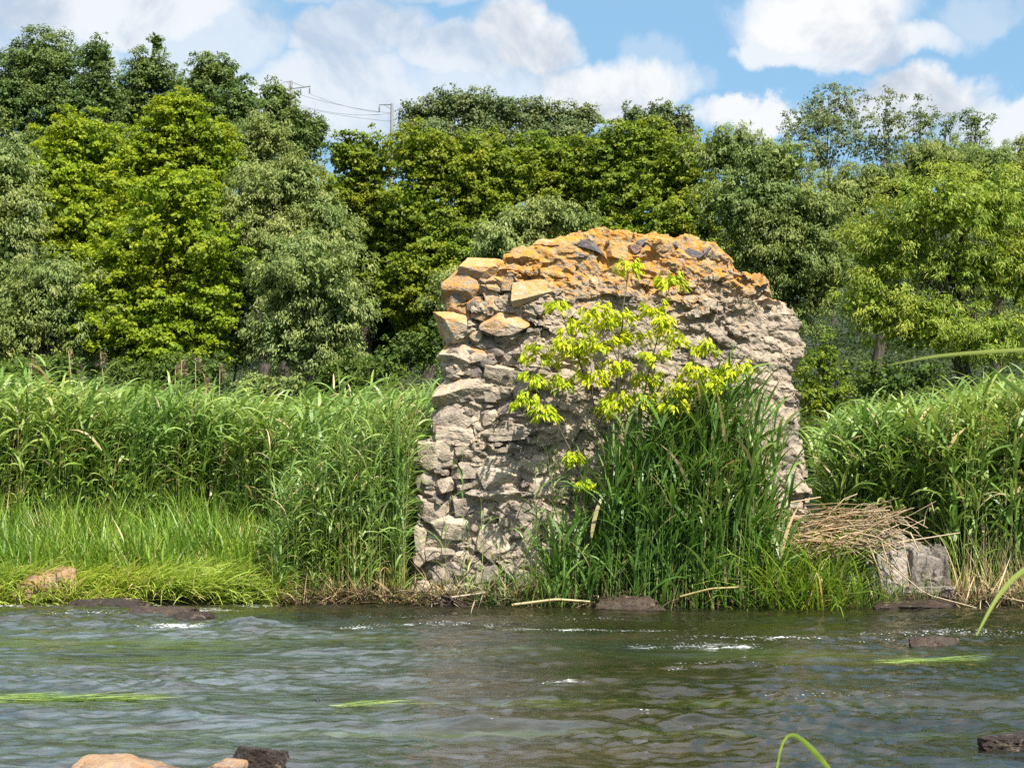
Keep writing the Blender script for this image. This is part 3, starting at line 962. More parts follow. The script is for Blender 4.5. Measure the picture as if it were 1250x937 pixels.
# ------------------------------------------------------------------ reeds and grasses
def reed_stand(bx, by, height, leafL, leafW, nleaf, rng, lean=(0.1, 0.0), base_frac=0.25, dry=0.04, geo=None, stem_r=0.0045, wind=0.5, droop=(1.0, 2.2), top_dense=True, e_lo=0.7):
    """cane plants: a thin stem and leaves along it"""
    N = len(bx)
    bz = ground_z(bx, by) - 0.05
    geo = geo or Geo()
    az = rng.uniform(0, 2 * math.pi, N)
    tilt = np.abs(rng.normal(0, 0.07, N))
    lx = np.cos(az) * tilt + lean[0]
    ly = np.sin(az) * tilt + lean[1]
    K = 4
    tt = np.linspace(0, 1, K)[None, :]
    path = np.stack([bx[:, None] + lx[:, None] * height[:, None] * tt ** 1.6, by[:, None] + ly[:, None] * height[:, None] * tt ** 1.6, bz[:, None] + height[:, None] * tt], -1)
    rad = stem_r * (1 - 0.6 * tt) * np.ones((N, 1))
    v, q = tubes(path, rad, 3)
    sv = np.where(rng.random(N) < 0.12, rng.uniform(0.9, 1.0, N), rng.uniform(0.2, 0.7, N))
    geo.add(v, q, np.repeat(sv, K * 3))
    n = N * nleaf
    i = np.repeat(np.arange(N), nleaf)
    f = base_frac + (1 - base_frac) * rng.random(n) ** (0.7 if top_dense else 1.0)
    p = np.stack([bx[i] + lx[i] * height[i] * f ** 1.6, by[i] + ly[i] * height[i] * f ** 1.6, bz[i] + height[i] * f], -1)
    la = rng.uniform(0, 2 * math.pi, n)
    # wind turns part of the leaves one way
    wm = rng.random(n) < wind
    la = np.where(wm, rng.normal(0.15, 0.7, n), la)
    e0 = rng.uniform(e_lo, 1.35, n)
    L = leafL * rng.uniform(0.6, 1.25, n)
    Wd = leafW * rng.uniform(0.6, 1.25, n)
    dr = rng.uniform(droop[0], droop[1], n)
    plant = rng.random(N)
    var = np.clip(0.42 * plant[i] + 0.42 * rng.random(n), 0, 0.84)
    var = np.where(rng.random(n) < dry, rng.uniform(0.9, 1.0, n), var)
    geo.add(*blades(p, la, e0, L, Wd, dr, var, 5, rng.normal(0, 0.7, n)))
    return geo


def tufts(bx, by, L, W, rng, e=(1.0, 1.5), droop=(0.3, 1.2), dry=0.05, geo=None, azc=None, azs=1.0, zoff=-0.03, vlo=0.0, vhi=0.84, nseg=5):
    n = len(bx)
    geo = geo or Geo()
    b = np.stack([bx, by, ground_z(bx, by) + zoff], -1)
    az = rng.uniform(0, 2 * math.pi, n) if azc is None else rng.normal(azc, azs, n)
    var = rng.uniform(vlo, vhi, n)
    var = np.where(rng.random(n) < dry, rng.uniform(0.9, 1.0, n), var)
    geo.add(*blades(b, az, rng.uniform(e[0], e[1], n), L, W, rng.uniform(droop[0], droop[1], n), var, nseg, rng.normal(0, 0.5, n)))
    return geo


def x_at(px, y):
    """x of an image column at depth y"""
    return (px - 625) / FPX * y


def top_height(px, py, y):
    """height above ground at depth y so that the plant tops out at image row py"""
    z = np.array([at(a, b, c)[2] for a, b, c in zip(np.atleast_1d(px), np.atleast_1d(py), np.atleast_1d(y))])
    return z


# big left reed bed
rng = np.random.default_rng(31)
n = 5200
by = 17.4 + 9.5 * rng.random(n) ** 1.5
px = rng.uniform(-60, 545, n)
# front edge of the bed: further back at the left, down to the water near the wall
front = np.interp(px, [-60, 250, 330, 380, 545], [19.6, 19.4, 18.4, 17.2, 17.0])
by = np.where(by < front, front + rng.random(n) ** 1.5 * 3.0, by)
bx = x_at(px, by)
keep = ~((bx > poly[2:14, 0].min() - 0.16) & (by < 18.7) & (by > 16.3)) & ~((px > 494) & (by < 18.7))
bx, by, px = bx[keep], by[keep], px[keep]
toprow = np.interp(px, [-60, 60, 200, 330, 420, 545], [462, 466, 478, 492, 482, 478]) + rng.normal(0, 9, len(px)) + 10 * perlin(np.stack([px * 0.02, px * 0, by], 1))
hgt = np.clip(top_height(px, toprow, by) - ground_z(bx, by) - 0.05, 1.2, 3.4)
hgt *= rng.uniform(0.70, 1.0, len(px)) * (1 + 0.16 * perlin(np.stack([bx * 0.8, by * 0.8, bx * 0 + 3], 1)))
g = reed_stand(bx, by, hgt, 0.44, 0.042, 9, rng, (0.06, 0.0), 0.30, 0.03)
tag(g.build('reed_bed', M['reed']), 'tall green reed bed filling the left bank behind the short grass', 'reeds', None, 'stuff')

# short bright grass before the left bed
rng = np.random.default_rng(32)
n = 7000
by = 16.95 + 2.9 * rng.random(n)
px = rng.uniform(-50, 400, n)
bx = x_at(px, by)
clump = perlin(np.stack([bx * 1.6, by * 1.6, bx * 0], 1))
L = (0.55 + 0.50 * (by - 16.95) / 2.9 + 0.60 * clump) * rng.uniform(0.7, 1.2, n)
g = tufts(bx, by, L, 0.027 * rng.uniform(0.5, 1.3, n), rng, (1.0, 1.55), (0.2, 0.9), 0.05)
tag(g.build('bank_grass', M['grass']), 'short bright green grass on the left bank before the reeds', 'grass', None, 'stuff')

# yellow flattened sedge hanging into the water on the left
rng = np.random.default_rng(33)
n = 4200
px = rng.uniform(-40, 345, n)
by = 16.45 + 0.7 * rng.random(n)
bx = x_at(px, by)
g = tufts(bx, by, rng.uniform(0.3, 0.75, n), 0.017 * rng.uniform(0.6, 1.3, n), rng, (0.10, 0.85), (0.4, 1.2), 0.08, azc=-0.5, azs=0.5, zoff=0.04)
tag(g.build('flattened_sedge', M['mat_grass']), 'yellow green sedge combed flat along the left waterline', 'grass', None, 'stuff')

# leaf-heavy reed margin right at the water, px 330..520
rng = np.random.default_rng(34)
n = 420
px = rng.uniform(335, 497, n)
by = rng.uniform(16.45, 17.3, n)
bx = x_at(px, by)
tr = np.interp(px, [335, 380, 440, 520], [640, 590, 540, 500]) + rng.normal(0, 35, n)
hgt = np.clip(top_height(px, tr, by) - ground_z(bx, by), 0.4, 2.4)
g = reed_stand(bx, by, hgt, 0.36, 0.024, 11, rng, (0.03, -0.03), 0.12, 0.05, wind=0.3)
n = 700
px = rng.uniform(345, 600, n)
by = rng.uniform(16.35, 16.8, n)
g = tufts(x_at(px, by), by, rng.uniform(0.25, 0.6, n), 0.012 * rng.uniform(0.6, 1.3, n), rng, (0.7, 1.5), (0.2, 1.3), 0.55, geo=g)
tag(g.build('reed_margin', M['reed']), 'leafy reeds at the waterline left of the ruined wall', 'reeds', None, 'stuff')

# reed clump in front of the wall
rng = np.random.default_rng(35)
root = empty('reed_clump', at(800, 740, 16.3), label='dense dark green reed clump growing against the front of the ruined wall', cat='reeds')
n = 360
px = np.concatenate([rng.normal(824, 50, n), rng.uniform(665, 955, 90)])
px = np.where(px > 962, 962 - rng.random(len(px)) * 150, np.maximum(px, 655))
by = rng.uniform(16.10, 16.62, len(px))
bx = x_at(px, by)
tr = np.interp(px, [650, 700, 760, 820, 880, 930, 975], [650, 580, 515, 480, 455, 485, 590]) + np.abs(rng.normal(0, 75, len(px)))
hgt = np.clip(top_height(px, tr, by) - ground_z(bx, by), 0.5, 3.0)
g = reed_stand(bx, by, hgt, 0.56, 0.042, 7, rng, (0.05, -0.01), 0.12, 0.04, wind=0.3, droop=(0.3, 1.7), e_lo=1.0, stem_r=0.007)
g.build('foliage', M['reed_dark'], root)
n = 420
px2 = np.clip(rng.normal(790, 80, n), 610, 960)
by2 = rng.uniform(16.05, 16.5, n)
g = tufts(x_at(px2, by2), by2, rng.uniform(0.3, 0.95, n), 0.012 * rng.uniform(0.6, 1.3, n), rng, (1.0, 1.55), (0.1, 0.9), 0.45)
g.build('base_blades', M['reed_dark'], root)

# lone thin reeds before the left masonry
rng = np.random.default_rng(36)
root = empty('thin_reeds', at(600, 735, 16.4), label='few thin reeds standing before the bare stones of the wall foot', cat='reeds')
px = np.array([567, 570, 590, 545, 610, 640, 655, 668, 660, 632, 676, 650, 690, 682, 700])
tr = np.array([545, 640, 600, 610, 660, 650, 560, 540, 600, 700, 560, 640, 540, 600, 560])
by = rng.uniform(16.3, 16.45, len(px))
hgt = np.clip(top_height(px, tr, by) - ground_z(x_at(px, by), by), 0.3, 2.6)
g = reed_stand(x_at(px, by), by, hgt, 0.34, 0.018, 9, rng, (0.0, 0.0), 0.3, 0.05, wind=0.2)
g.build('foliage', M['reed'], root)
n = 420
px = rng.uniform(585, 690, n)
by = rng.uniform(16.15, 16.5, n)
g = tufts(x_at(px, by), by, rng.uniform(0.3, 0.9, n), 0.017 * rng.uniform(0.6, 1.3, n), rng, (0.8, 1.5), (0.4, 1.8), 0.10)
g.build('base_blades', M['reed_dark'], root)

# sedge tussock right of the clump
rng = np.random.default_rng(37)
root = empty('sedge_tussock', at(975, 738, 16.2), label='arching sedge tussock between the reed clump and the pale block', cat='sedge')
n = 620
px = rng.normal(982, 34, n)
by = rng.uniform(16.05, 16.55, n)
g = tufts(x_at(px, by), by, rng.uniform(0.6, 1.75, n), 0.022 * rng.uniform(0.6, 1.3, n), rng, (1.0, 1.5), (0.9, 2.1), 0.05)
g.build('blades', M['grass'], root)
root = empty('sedge_tuft', at(1050, 738, 16.2), label='small upright sedge tuft leaning on the left of the pale block', cat='sedge')
n = 330
px = rng.normal(1062, 15, n)
by = rng.uniform(16.05, 16.2, n)
g = tufts(x_at(px, by), by, rng.uniform(0.35, 0.9, n), 0.016 * rng.uniform(0.6, 1.3, n), rng, (1.2, 1.55), (0.2, 1.1), 0.08)
g.build('blades', M['reed_dark'], root)

# right reed bed
rng = np.random.default_rng(38)
n = 2100
px = rng.uniform(1000, 1330, n)
by = 17.3 + 6.5 * rng.random(n) ** 1.4
fr = np.interp(px, [1000, 1130, 1160, 1330], [18.0, 17.4, 16.75, 16.6])
by = np.where(by < fr, fr + rng.random(n) ** 1.4 * 3, by)
by = np.where(rng.random(n) < 0.18, fr + rng.random(n) * 0.8, by)
bx = x_at(px, by)
keep = ~((px < 1010) & (by < 18.7))
px, by, bx = px[keep], by[keep], bx[keep]
tr = np.interp(px, [1000, 1050, 1130, 1200, 1330], [512, 506, 494, 472, 462]) + np.abs(rng.normal(0, 40, len(px)))
hgt = np.clip(top_height(px, tr, by) - ground_z(bx, by), 1.0, 3.4)
g = reed_stand(bx, by, hgt, 0.54, 0.044, 8, rng, (0.04, 0.0), 0.2, 0.03, wind=0.3, droop=(0.6, 2.2))
n = 260
px = rng.uniform(1150, 1300, n)
by = rng.uniform(16.3, 16.8, n)
g = tufts(x_at(px, by), by, rng.uniform(0.4, 1.1, n), 0.010 * rng.uniform(0.6, 1.3, n), rng, (0.9, 1.5), (0.0, 0.8), 0.75, geo=g)
tag(g.build('reed_bed', M['reed']), 'tall green reeds on the right bank behind the broken block', 'reeds', None, 'stuff')

# dry reed heap over the block
rng = np.random.default_rng(39)
root = empty('reed_heap', at(1040, 668, 16.6), label='heap of dry straw coloured reed stalks lying over the pale block', cat='dry reeds')
n = 170
py = 616 + 54 * rng.random(n) ** 0.7
cx_ = 1035 + rng.normal(0, 40, n) + (668 - py) * 0.2
hl = rng.uniform(22, 74, n) * rng.choice([0.5, 1.0], n)
Yh = 16.85 - (py - 612) / 56 * 0.45 + rng.normal(0, 0.08, n)
ang = rng.normal(-0.06, 0.24, n) + np.where(py > 655, 0.12, -0.06)
P0, P1 = [], []
for a, b, c_, d, e in zip(cx_, py, hl, Yh, ang):
    P0.append(at(a - c_ * math.cos(e), b - c_ * math.sin(e) + 4, d + rng.normal(0, .12)))
    P1.append(at(min(a + c_ * math.cos(e), 1085 + 60 * rng.random()), b + c_ * math.sin(e) - 4, d + rng.normal(0, .12)))
P0, P1 = np.array(P0), np.array(P1)
tt = np.linspace(0, 1, 4)[None, :, None]
path = P0[:, None] * (1 - tt) + P1[:, None] * tt
path[:, 1:3, 2] += rng.normal(0.02, 0.03, (n, 1))
path[:, 3, 2] -= np.abs(rng.normal(0, 0.05, n))
drape = rng.random(n) < 0.22
path[drape, 2, 2] -= rng.uniform(0.0, 0.08, drape.sum())
path[drape, 3, 2] -= rng.uniform(0.10, 0.38, drape.sum())
path[drape, 2:, 1] -= 0.12
v, q = tubes(path, np.full((n, 4), 1.0) * rng.uniform(0.003, 0.009, n)[:, None], 5)
g = Geo()
g.add(v, q, np.repeat(rng.random(n), 20))
g.build('stalks', M['dry'], root)
gb = Geo()
n = 260
bpos = np.array([at(a, b, c_) for a, b, c_ in zip(rng.normal(1000, 45, n), rng.uniform(630, 680, n), rng.uniform(16.45, 16.8, n))])
gb.add(*blades(bpos, rng.normal(0, 0.8, n) + math.pi * (rng.random(n) < 0.5), rng.uniform(-0.2, 0.5, n), rng.uniform(0.15, 0.4, n), rng.uniform(0.006, 0.014, n), rng.uniform(0.2, 1.0, n), rng.random(n), 4, rng.normal(0, .5, n)))
gb.build('dead_leaves', M['dry'], root)


def stalk(label, pts, r, mat='dry', name='dry_stalk'):
    P_ = np.array([at(*p) for p in pts])
    k = np.linspace(0, len(pts) - 1, 12)
    path = np.stack([np.interp(k, range(len(pts)), P_[:, j]) for j in range(3)], 1)
    v, q = tubes(path[None], np.linspace(r, r * 0.7, 12)[None], 6)
    o = link_mesh(name, v - P_[0], q, None, M[mat], None, True, np.full(len(v), np.random.default_rng(len(label)).uniform(0.6, 1)))
    o.location = tuple(P_[0])
    return tag(o, label, 'reed stalk')


rng = np.random.default_rng(41)
root = empty('block_weeds', at(1120, 735, 16.1), label='thin green blades growing up the face of the pale block', cat='grass')
n = 60
px = np.concatenate([rng.normal(1090, 8, 25), rng.normal(1124, 7, 35)])
by = rng.uniform(16.0, 16.2, n)
g = tufts(x_at(px, by), by, rng.uniform(0.3, 0.85, n), 0.012 * rng.uniform(0.6, 1.3, n), rng, (1.2, 1.55), (0.1, 0.9), 0.15, zoff=0.05)
g.build('blades', M['reed'], root)
stalk('long dry stalk slanting across the face of the pale block', [(1066, 672, 16.1), (1130, 725, 16.0), (1205, 745, 15.95)], 0.009)
stalk('dry stalk poking out past the right end of the reed heap', [(1095, 662, 16.3), (1172, 650, 16.4)], 0.009)
stalk('brown stalk lying on the mud at the wall foot', [(535, 731, 16.1), (592, 723, 16.15)], 0.016)
stalk('pale green bent stem lying over the water edge in the reed clump', [(625, 738, 15.95), (680, 731, 15.9), (720, 734, 15.95)], 0.017, 'mat_grass')
stalk('pale green stem lying low at the right of the reed clump', [(830, 728, 16.0), (868, 718, 15.9), (910, 716, 15.9)], 0.014, 'mat_grass')

# root mat and dead litter along the waterline
rng = np.random.default_rng(40)
n = 2600
px = rng.uniform(340, 1290, n)
by = rng.uniform(16.12, 16.5, n)
g = tufts(x_at(px, by), by, rng.uniform(0.08, 0.4, n), rng.uniform(0.006, 0.014, n), rng, (-0.2, 0.9), (0.2, 1.5), 0.0, zoff=0.1, vlo=0, vhi=1)
b_ = np.stack([x_at(px, by), by, rng.uniform(-0.02, 0.16, n)], -1)
g2 = Geo()
g2.add(*blades(b_, rng.uniform(0, 6.28, n), rng.uniform(-0.5, 0.7, n), rng.uniform(0.1, 0.4, n), rng.uniform(0.008, 0.018, n), rng.uniform(0, 1.2, n), rng.random(n), 4, rng.normal(0, .5, n)))
tag(g2.build('root_litter', M['root']), 'dark wet roots and dead reed litter along the waterline', 'litter', None, 'stuff')
g3 = Geo()
n = 420
px = np.concatenate([rng.uniform(370, 620, 240), rng.uniform(1150, 1290, 180)])
by = rng.uniform(16.05, 16.35, n)
b_ = np.stack([x_at(px, by), by, rng.uniform(0.02, 0.18, n)], -1)
g3.add(*blades(b_, rng.uniform(0, 6.28, n), rng.uniform(-0.3, 0.9, n), rng.uniform(0.2, 0.6, n), rng.uniform(0.008, 0.016, n), rng.uniform(0, 0.6, n), rng.random(n), 4, rng.normal(0, .5, n)))
tag(g3.build('straw_litter', M['dry']), 'straw coloured dead reeds lying on the bank edge', 'litter', None, 'stuff')

# seed heads standing over the left bed
PL = [(38, 440, 22.5, 'pale dry stalk'), (122, 430, 21.5, 'tall plume'), (83, 428, 22.0, 'bare leaning stalk'), (214, 446, 22.3, 'left plume of the pair'), (221, 442, 22.0, 'right plume of the pair'), (238, 437, 22.8, 'narrow brown plume'), (268, 446, 23, 'single plume right of the pair'), (250, 462, 22.6, 'short grey plume')]
LB = ['pale dry reed head at the far left over the reed bed', 'tallest tan reed plume standing over the left reed bed', 'bare leaning dry reed left of the tallest plume', 'left tan plume of the close pair over the reeds',
      'bent tan plume on the right of the close pair', 'narrow dark brown plume just right of the close pair', 'isolated plume right of the brown plume over the reeds', 'short greyish plume lowest over the left reeds']
for (px, py, Y_, _), lb in zip(PL, LB):
    rr = np.random.default_rng(px)
    tp = at(px, py, Y_)
    bs_ = np.array([tp[0] - rr.normal(0, 0.12), Y_, ground_z(tp[0], Y_)])
    root = empty('dry_reed', bs_, label=lb, cat='reed', group='dry reed heads over the left bed')
    tt = np.linspace(0, 1, 6)[:, None]
    path = bs_ * (1 - tt) + tp * tt
    path[:, 0] += 0.05 * np.sin(tt[:, 0] * 3)
    v, q = tubes(path[None], np.full((1, 6), 0.008), 5)
    link_mesh('stalk', v, q, None, M['dry'], root, True, np.full(len(v), 0.7))
    n = 60 if 'bare' not in lb else 8
    f = rr.random(n)
    b_ = path[-1] - np.stack([f * 0, f * 0, f * 0.24], 1) + np.stack([f * 0.05, f * 0, f * 0], 1)
    g = Geo()
    g.add(*blades(b_, rr.normal(0.2, 0.9, n), rr.uniform(0.2, 1.2, n), rr.uniform(0.06, 0.13, n), np.full(n, 0.016), rr.uniform(0.5, 2.0, n), rr.random(n), 3, rr.normal(0, .5, n)))
    g.build('plume', M['plume'], root)


# weed strands trailing at the surface
for (pa, pb, py, nb, seed, lb) in [(-20, 150, 858, 150, 61, 'bright green water weed trailing from the left edge'), (1062, 1165, 808, 90, 62, 'bright green water weed trailing in the current on the right'),
                                   (400, 455, 862, 26, 63, 'small patch of green water weed in mid river')]:
    rr = np.random.default_rng(seed)
    a = np.array([px_ground(p, py + rr.normal(0, 1.6)) for p in rr.uniform(pa, pb, nb)])
    zz = np.array([np.interp(0, [0], [0.0])] * nb)
    for j in range(nb):
        k_ = np.argmin((wx - a[j, 0]) ** 2 + (wy - a[j, 1]) ** 2)
        zz[j] = (wz * fade)[k_] + 0.012
    b_ = np.stack([a[:, 0], a[:, 1], zz], 1)
    root = empty('water_weed', b_.mean(0), label=lb, cat='water weed')
    g = Geo()
    g.add(*blades(b_, rr.normal(0.0, 0.10, nb), rr.uniform(-0.04, 0.14, nb), rr.uniform(0.15, 0.5, nb), rr.uniform(0.006, 0.012, nb), rr.uniform(-0.05, 0.10, nb), rr.uniform(0.2, 0.84, nb), 4, rr.normal(0, .3, nb)))
    g.build('strands', M['reed'], root)


# ------------------------------------------------------------------ sapling on the wall
rng = np.random.default_rng(50)
sap = empty('maple_sapling', at(765, 738, 16.45), label='young yellow green maple sapling in front of the ruined wall', cat='sapling')
CL = [(767, 327, 15), (817, 345, 18), (680, 374, 10), (660, 437, 22), (642, 492, 16), (700, 400, 16), (725, 385, 18), (757, 388, 17), (800, 378, 14), (740, 420, 20), (775, 412, 20), (822, 415, 20),
      (860, 427, 14), (898, 452, 14), (850, 455, 16), (790, 465, 20), (760, 492, 18), (698, 436, 18), (664, 505, 16), (684, 468, 16), (722, 462, 18), (832, 478, 20), (745, 500, 16), (800, 438, 18), (712, 425, 14), (870, 470, 14), (650, 465, 14), (690, 420, 14), (780, 490, 18),
      (700, 560, 10), (715, 590, 9), (820, 500, 16), (755, 450, 18), (735, 395, 12), (885, 460, 12), (810, 395, 12)]
ys_c = rng.uniform(16.0, 16.45, len(CL))
cpos = np.array([at(a, b, y) for (a, b, _), y in zip(CL, ys_c)])
stems = [[(762, 738, 16.5), (748, 620, 16.4), (728, 500, 16.3), (700, 420, 16.25), (684, 380, 16.25)],
         [(766, 738, 16.5), (770, 620, 16.4), (786, 480, 16.3), (805, 400, 16.3), (817, 350, 16.3)],
         [(764, 738, 16.5), (760, 600, 16.4), (752, 480, 16.3), (758, 400, 16.3), (767, 332, 16.3)],
         [(768, 738, 16.5), (800, 620, 16.35), (835, 520, 16.3), (870, 460, 16.3), (896, 448, 16.3)],
         [(762, 738, 16.5), (735, 640, 16.4), (700, 560, 16.3), (668, 490, 16.3), (648, 470, 16.3)]]
SP = []
for st in stems:
    P_ = np.array([at(*p) for p in st])
    k = np.linspace(0, len(st) - 1, 14)
    path = np.stack([np.interp(k, range(len(st)), P_[:, j]) for j in range(3)], 1)
    path += rng.normal(0, 0.006, path.shape)
    SP.append(path)
    v, q = tubes(path[None], np.linspace(0.014, 0.005, 14)[None], 6)
    link_mesh('stem', v, q, None, M['twig'], sap)
allp = np.concatenate(SP)
tw = []
for c_ in cpos:
    low = allp[allp[:, 2] < c_[2] - 0.05]
    j = np.argmin(np.linalg.norm((low - c_) * np.array([1, 1, 0.6]), axis=1))
    tt = np.linspace(0, 1, 6)[:, None]
    tw.append(low[j] * (1 - tt) + c_ * tt + np.array([0, 0, 0.05]) * np.sin(tt * 3.14))
for w_ in tw:
    v, q = tubes(w_[None], np.linspace(0.005, 0.0025, 6)[None], 5)
    link_mesh('twig', v, q, None, M['twig'], sap)
g = Geo()
for c_, (_, _, rp) in zip(cpos, CL):
    nr = 8 + int(rp * 0.50)
    r = rp / ppm(16.3)
    a = rng.uniform(0, 6.28, nr)
    pet = np.stack([np.cos(a) * rng.uniform(0.35, 1.05, nr) * r, np.sin(a) * rng.uniform(0.3, 1.0, nr) * r, rng.uniform(-0.25, 0.7, nr) * r], 1) + c_
    # a compound leaf of five drooping leaflets
    for k in range(9):
        aa = a + rng.normal(0, 0.55, nr) + (k - 4) * 0.15
        ax = unit(np.stack([np.cos(aa) * 0.75, np.sin(aa) * 0.75, rng.uniform(-1.35, -0.15, nr)], 1))
        nrm = unit(np.stack([np.cos(aa) * 0.7, np.sin(aa) * 0.7 - 0.2, np.ones(nr) * 0.7], 1) + rng.normal(0, 0.25, (nr, 3)))
        po = pet + rng.normal(0, 0.022, (nr, 3))
        g.add(*leaves(po, ax, nrm, rng.uniform(0.06, 0.105, nr), rng.uniform(0.024, 0.037, nr), np.clip(rng.normal(0.5, 0.25, nr), 0, 1)))
g.build('foliage', M['sapling'], sap)


# ------------------------------------------------------------------ trees
STY = {  # clumps per m2 of lobe surface, leaves per clump, clump radius, leaf length, leaf width, droop, flatten
    'maple': dict(d=2.3, n=62, rc=0.55, L=0.17, W=0.13, droop=0.25, flat=0.60),
    'ash': dict(d=1.9, n=60, rc=0.62, L=0.19, W=0.12, droop=0.15, flat=0.75),
    'willow': dict(d=2.6, n=66, rc=0.50, L=0.20, W=0.060, droop=0.75, flat=1.05),
    'poplar': dict(d=1.6, n=60, rc=0.75, L=0.22, W=0.17, droop=0.2, flat=0.9),
    'airy': dict(d=1.7, n=60, rc=0.58, L=0.17, W=0.10, droop=0.35, flat=0.9),
    'narrow': dict(d=3.2, n=60, rc=0.42, L=0.19, W=0.036, droop=0.55, flat=0.9),
    'bush': dict(d=3.4, n=52, rc=0.34, L=0.12, W=0.075, droop=0.3, flat=0.8),
}


def tree(name, label, cat, style, mat, Y, lobes, base_px, seed, trunk_r=0.22, group=None, depth=0.9, limbs=14):
    rng = np.random.default_rng(seed)
    S = STY[style]
    bxm = x_at(base_px, Y)
    base = np.array([bxm, Y, float(ground_z(bxm, Y)) - 0.1])
    root = empty(name, base, label=label, cat=cat, group=group)
    g = Geo()
    s = 1 / ppm(Y)
    centers = []
    lob = []
    for li, (px, py, rx, ry) in enumerate(lobes):
        dY = rng.uniform(-0.5, 0.5) * rx * s * 0.6
        c = at(px, py, Y + dY)
        rad = np.array([rx * s * 1.18, depth * rx * s, ry * s]) * 0.95
        lob.append((c, rad))
        area = 4 * math.pi * ((rad[0] * rad[1]) ** 1.6 / 3 + (rad[0] * rad[2]) ** 1.6 / 3 + (rad[1] * rad[2]) ** 1.6 / 3) ** (1 / 1.6)
        nc = int(area * S['d'] * 3.4) + 6
        d = unit(rng.normal(size=(nc, 3)))
        # the far side is thinned out
        keep = (d[:, 1] < 0.35) | (rng.random(nc) < 0.12)
        d = d[keep]
        nc = len(d)
        bump = 1 + 0.16 * fbm(d * 2.3 + seed + li * 7, 2)
        rr = rng.uniform(0.62, 1.0, nc) * bump
        sh = rng.random(nc) < 0.10
        rr = np.where(sh & (d[:, 2] > -0.2), rr + rng.uniform(0.05, 0.16, nc), rr)
        cc = c + d * rad * rr[:, None]
        rc = S['rc'] * 0.78 * rng.uniform(0.5, 1.25, nc) * np.clip(rad.min() / 2.0, 0.5, 1.15)
        rc = np.where(sh, rc * 0.6, rc)
        centers.append(cc)
        nl = np.maximum(6, (S['n'] * (3.2 if Y > 60 or style == 'bush' else 5.2) * (rc / S['rc']) ** 2 * rng.uniform(0.7, 1.3, nc)).astype(int))
        i = np.repeat(np.arange(nc), nl)
        n = len(i)
        u = unit(rng.normal(size=(n, 3)))
        u[:, 2] = np.where(rng.random(n) < 0.7, np.abs(u[:, 2]), u[:, 2])
        r_ = rng.random(n) ** 0.45
        # clumps lie along the branch direction
        pos = cc[i] + u * (rc[i] * r_)[:, None] * np.array([1, 1, S['flat']])
        outw = d[i]
        rnd = rng.normal(size=(n, 3))
        nrm = unit(0.45 * u + 0.50 * outw + np.array([0, -0.15, 0.60]) + 0.60 * rnd)
        axd = 0.8 * outw + 0.7 * rng.normal(size=(n, 3)) + np.array([0, 0, -2.2 * S['droop']])
        ax = unit(axd - nrm * np.sum(axd * nrm, 1, keepdims=True) * 0.8)
        L = S['L'] * 0.54 * (1.25 if Y > 60 else 1.0) * rng.uniform(0.6, 1.25, n)
        Wd = S['W'] * 0.60 * (1.2 if Y > 60 else 1.0) * rng.uniform(0.65, 1.2, n)
        cv = np.clip(rng.normal(0.5, 0.2, nc), 0, 1)
        tone = 0.25 * perlin(cc[i] * 0.35 + seed)
        var = np.clip(0.5 * cv[i] + 0.5 * rng.random(n) + tone, 0, 1)
        g.add(*leaves(pos, ax, nrm, L, Wd, var))
        # leaves inside the crown
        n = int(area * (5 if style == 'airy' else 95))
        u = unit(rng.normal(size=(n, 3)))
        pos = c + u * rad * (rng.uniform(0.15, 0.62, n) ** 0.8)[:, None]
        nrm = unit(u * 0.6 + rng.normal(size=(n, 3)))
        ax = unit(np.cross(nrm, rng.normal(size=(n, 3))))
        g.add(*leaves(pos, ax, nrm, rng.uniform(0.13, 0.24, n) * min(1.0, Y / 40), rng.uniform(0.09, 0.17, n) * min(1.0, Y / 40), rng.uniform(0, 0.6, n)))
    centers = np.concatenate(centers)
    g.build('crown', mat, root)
    # trunk and limbs
    cm = np.mean([c for c, _ in lob], 0)
    topz = max(c[2] + 0.25 * r[2] for c, r in lob)
    K = 9
    tt = np.linspace(0, 1, K)
    path = np.stack([base[0] + (cm[0] - base[0]) * tt ** 1.3, base[1] + (cm[1] - base[1]) * tt ** 1.3, base[2] + (topz - base[2]) * tt], 1)
    path[1:-1, :2] += rng.normal(0, 0.10, (K - 2, 2))
    v, q = tubes(path[None], (trunk_r * (1 - 0.85 * tt))[None], 8)
    tk = link_mesh('trunk', v, q, None, M['bark'], root)
    m_ = min(limbs, len(centers))
    pick = centers[rng.choice(len(centers), m_, replace=False)] * 0.75 + cm * 0.25
    lp = []
    for p in pick:
        f = np.clip((p[2] - base[2]) / (topz - base[2]) * rng.uniform(0.45, 0.85), 0.12, 0.95)
        a = np.array([np.interp(f, tt, path[:, j]) for j in range(3)])
        e = np.linspace(0, 1, 6)[:, None]
        lp.append(a * (1 - e) + p * e + np.array([0, 0, 0.10]) * np.linalg.norm(p - a) * np.sin(e * 3.14) + rng.normal(0, 0.05, (6, 3)) * e * (1 - e) * 4)
    v, q = tubes(np.array(lp), np.tile(np.linspace(trunk_r * 0.18, 0.010, 6), (m_, 1)), 5)
    link_mesh('limbs', v, q, None, M['bark'], root)
    return root


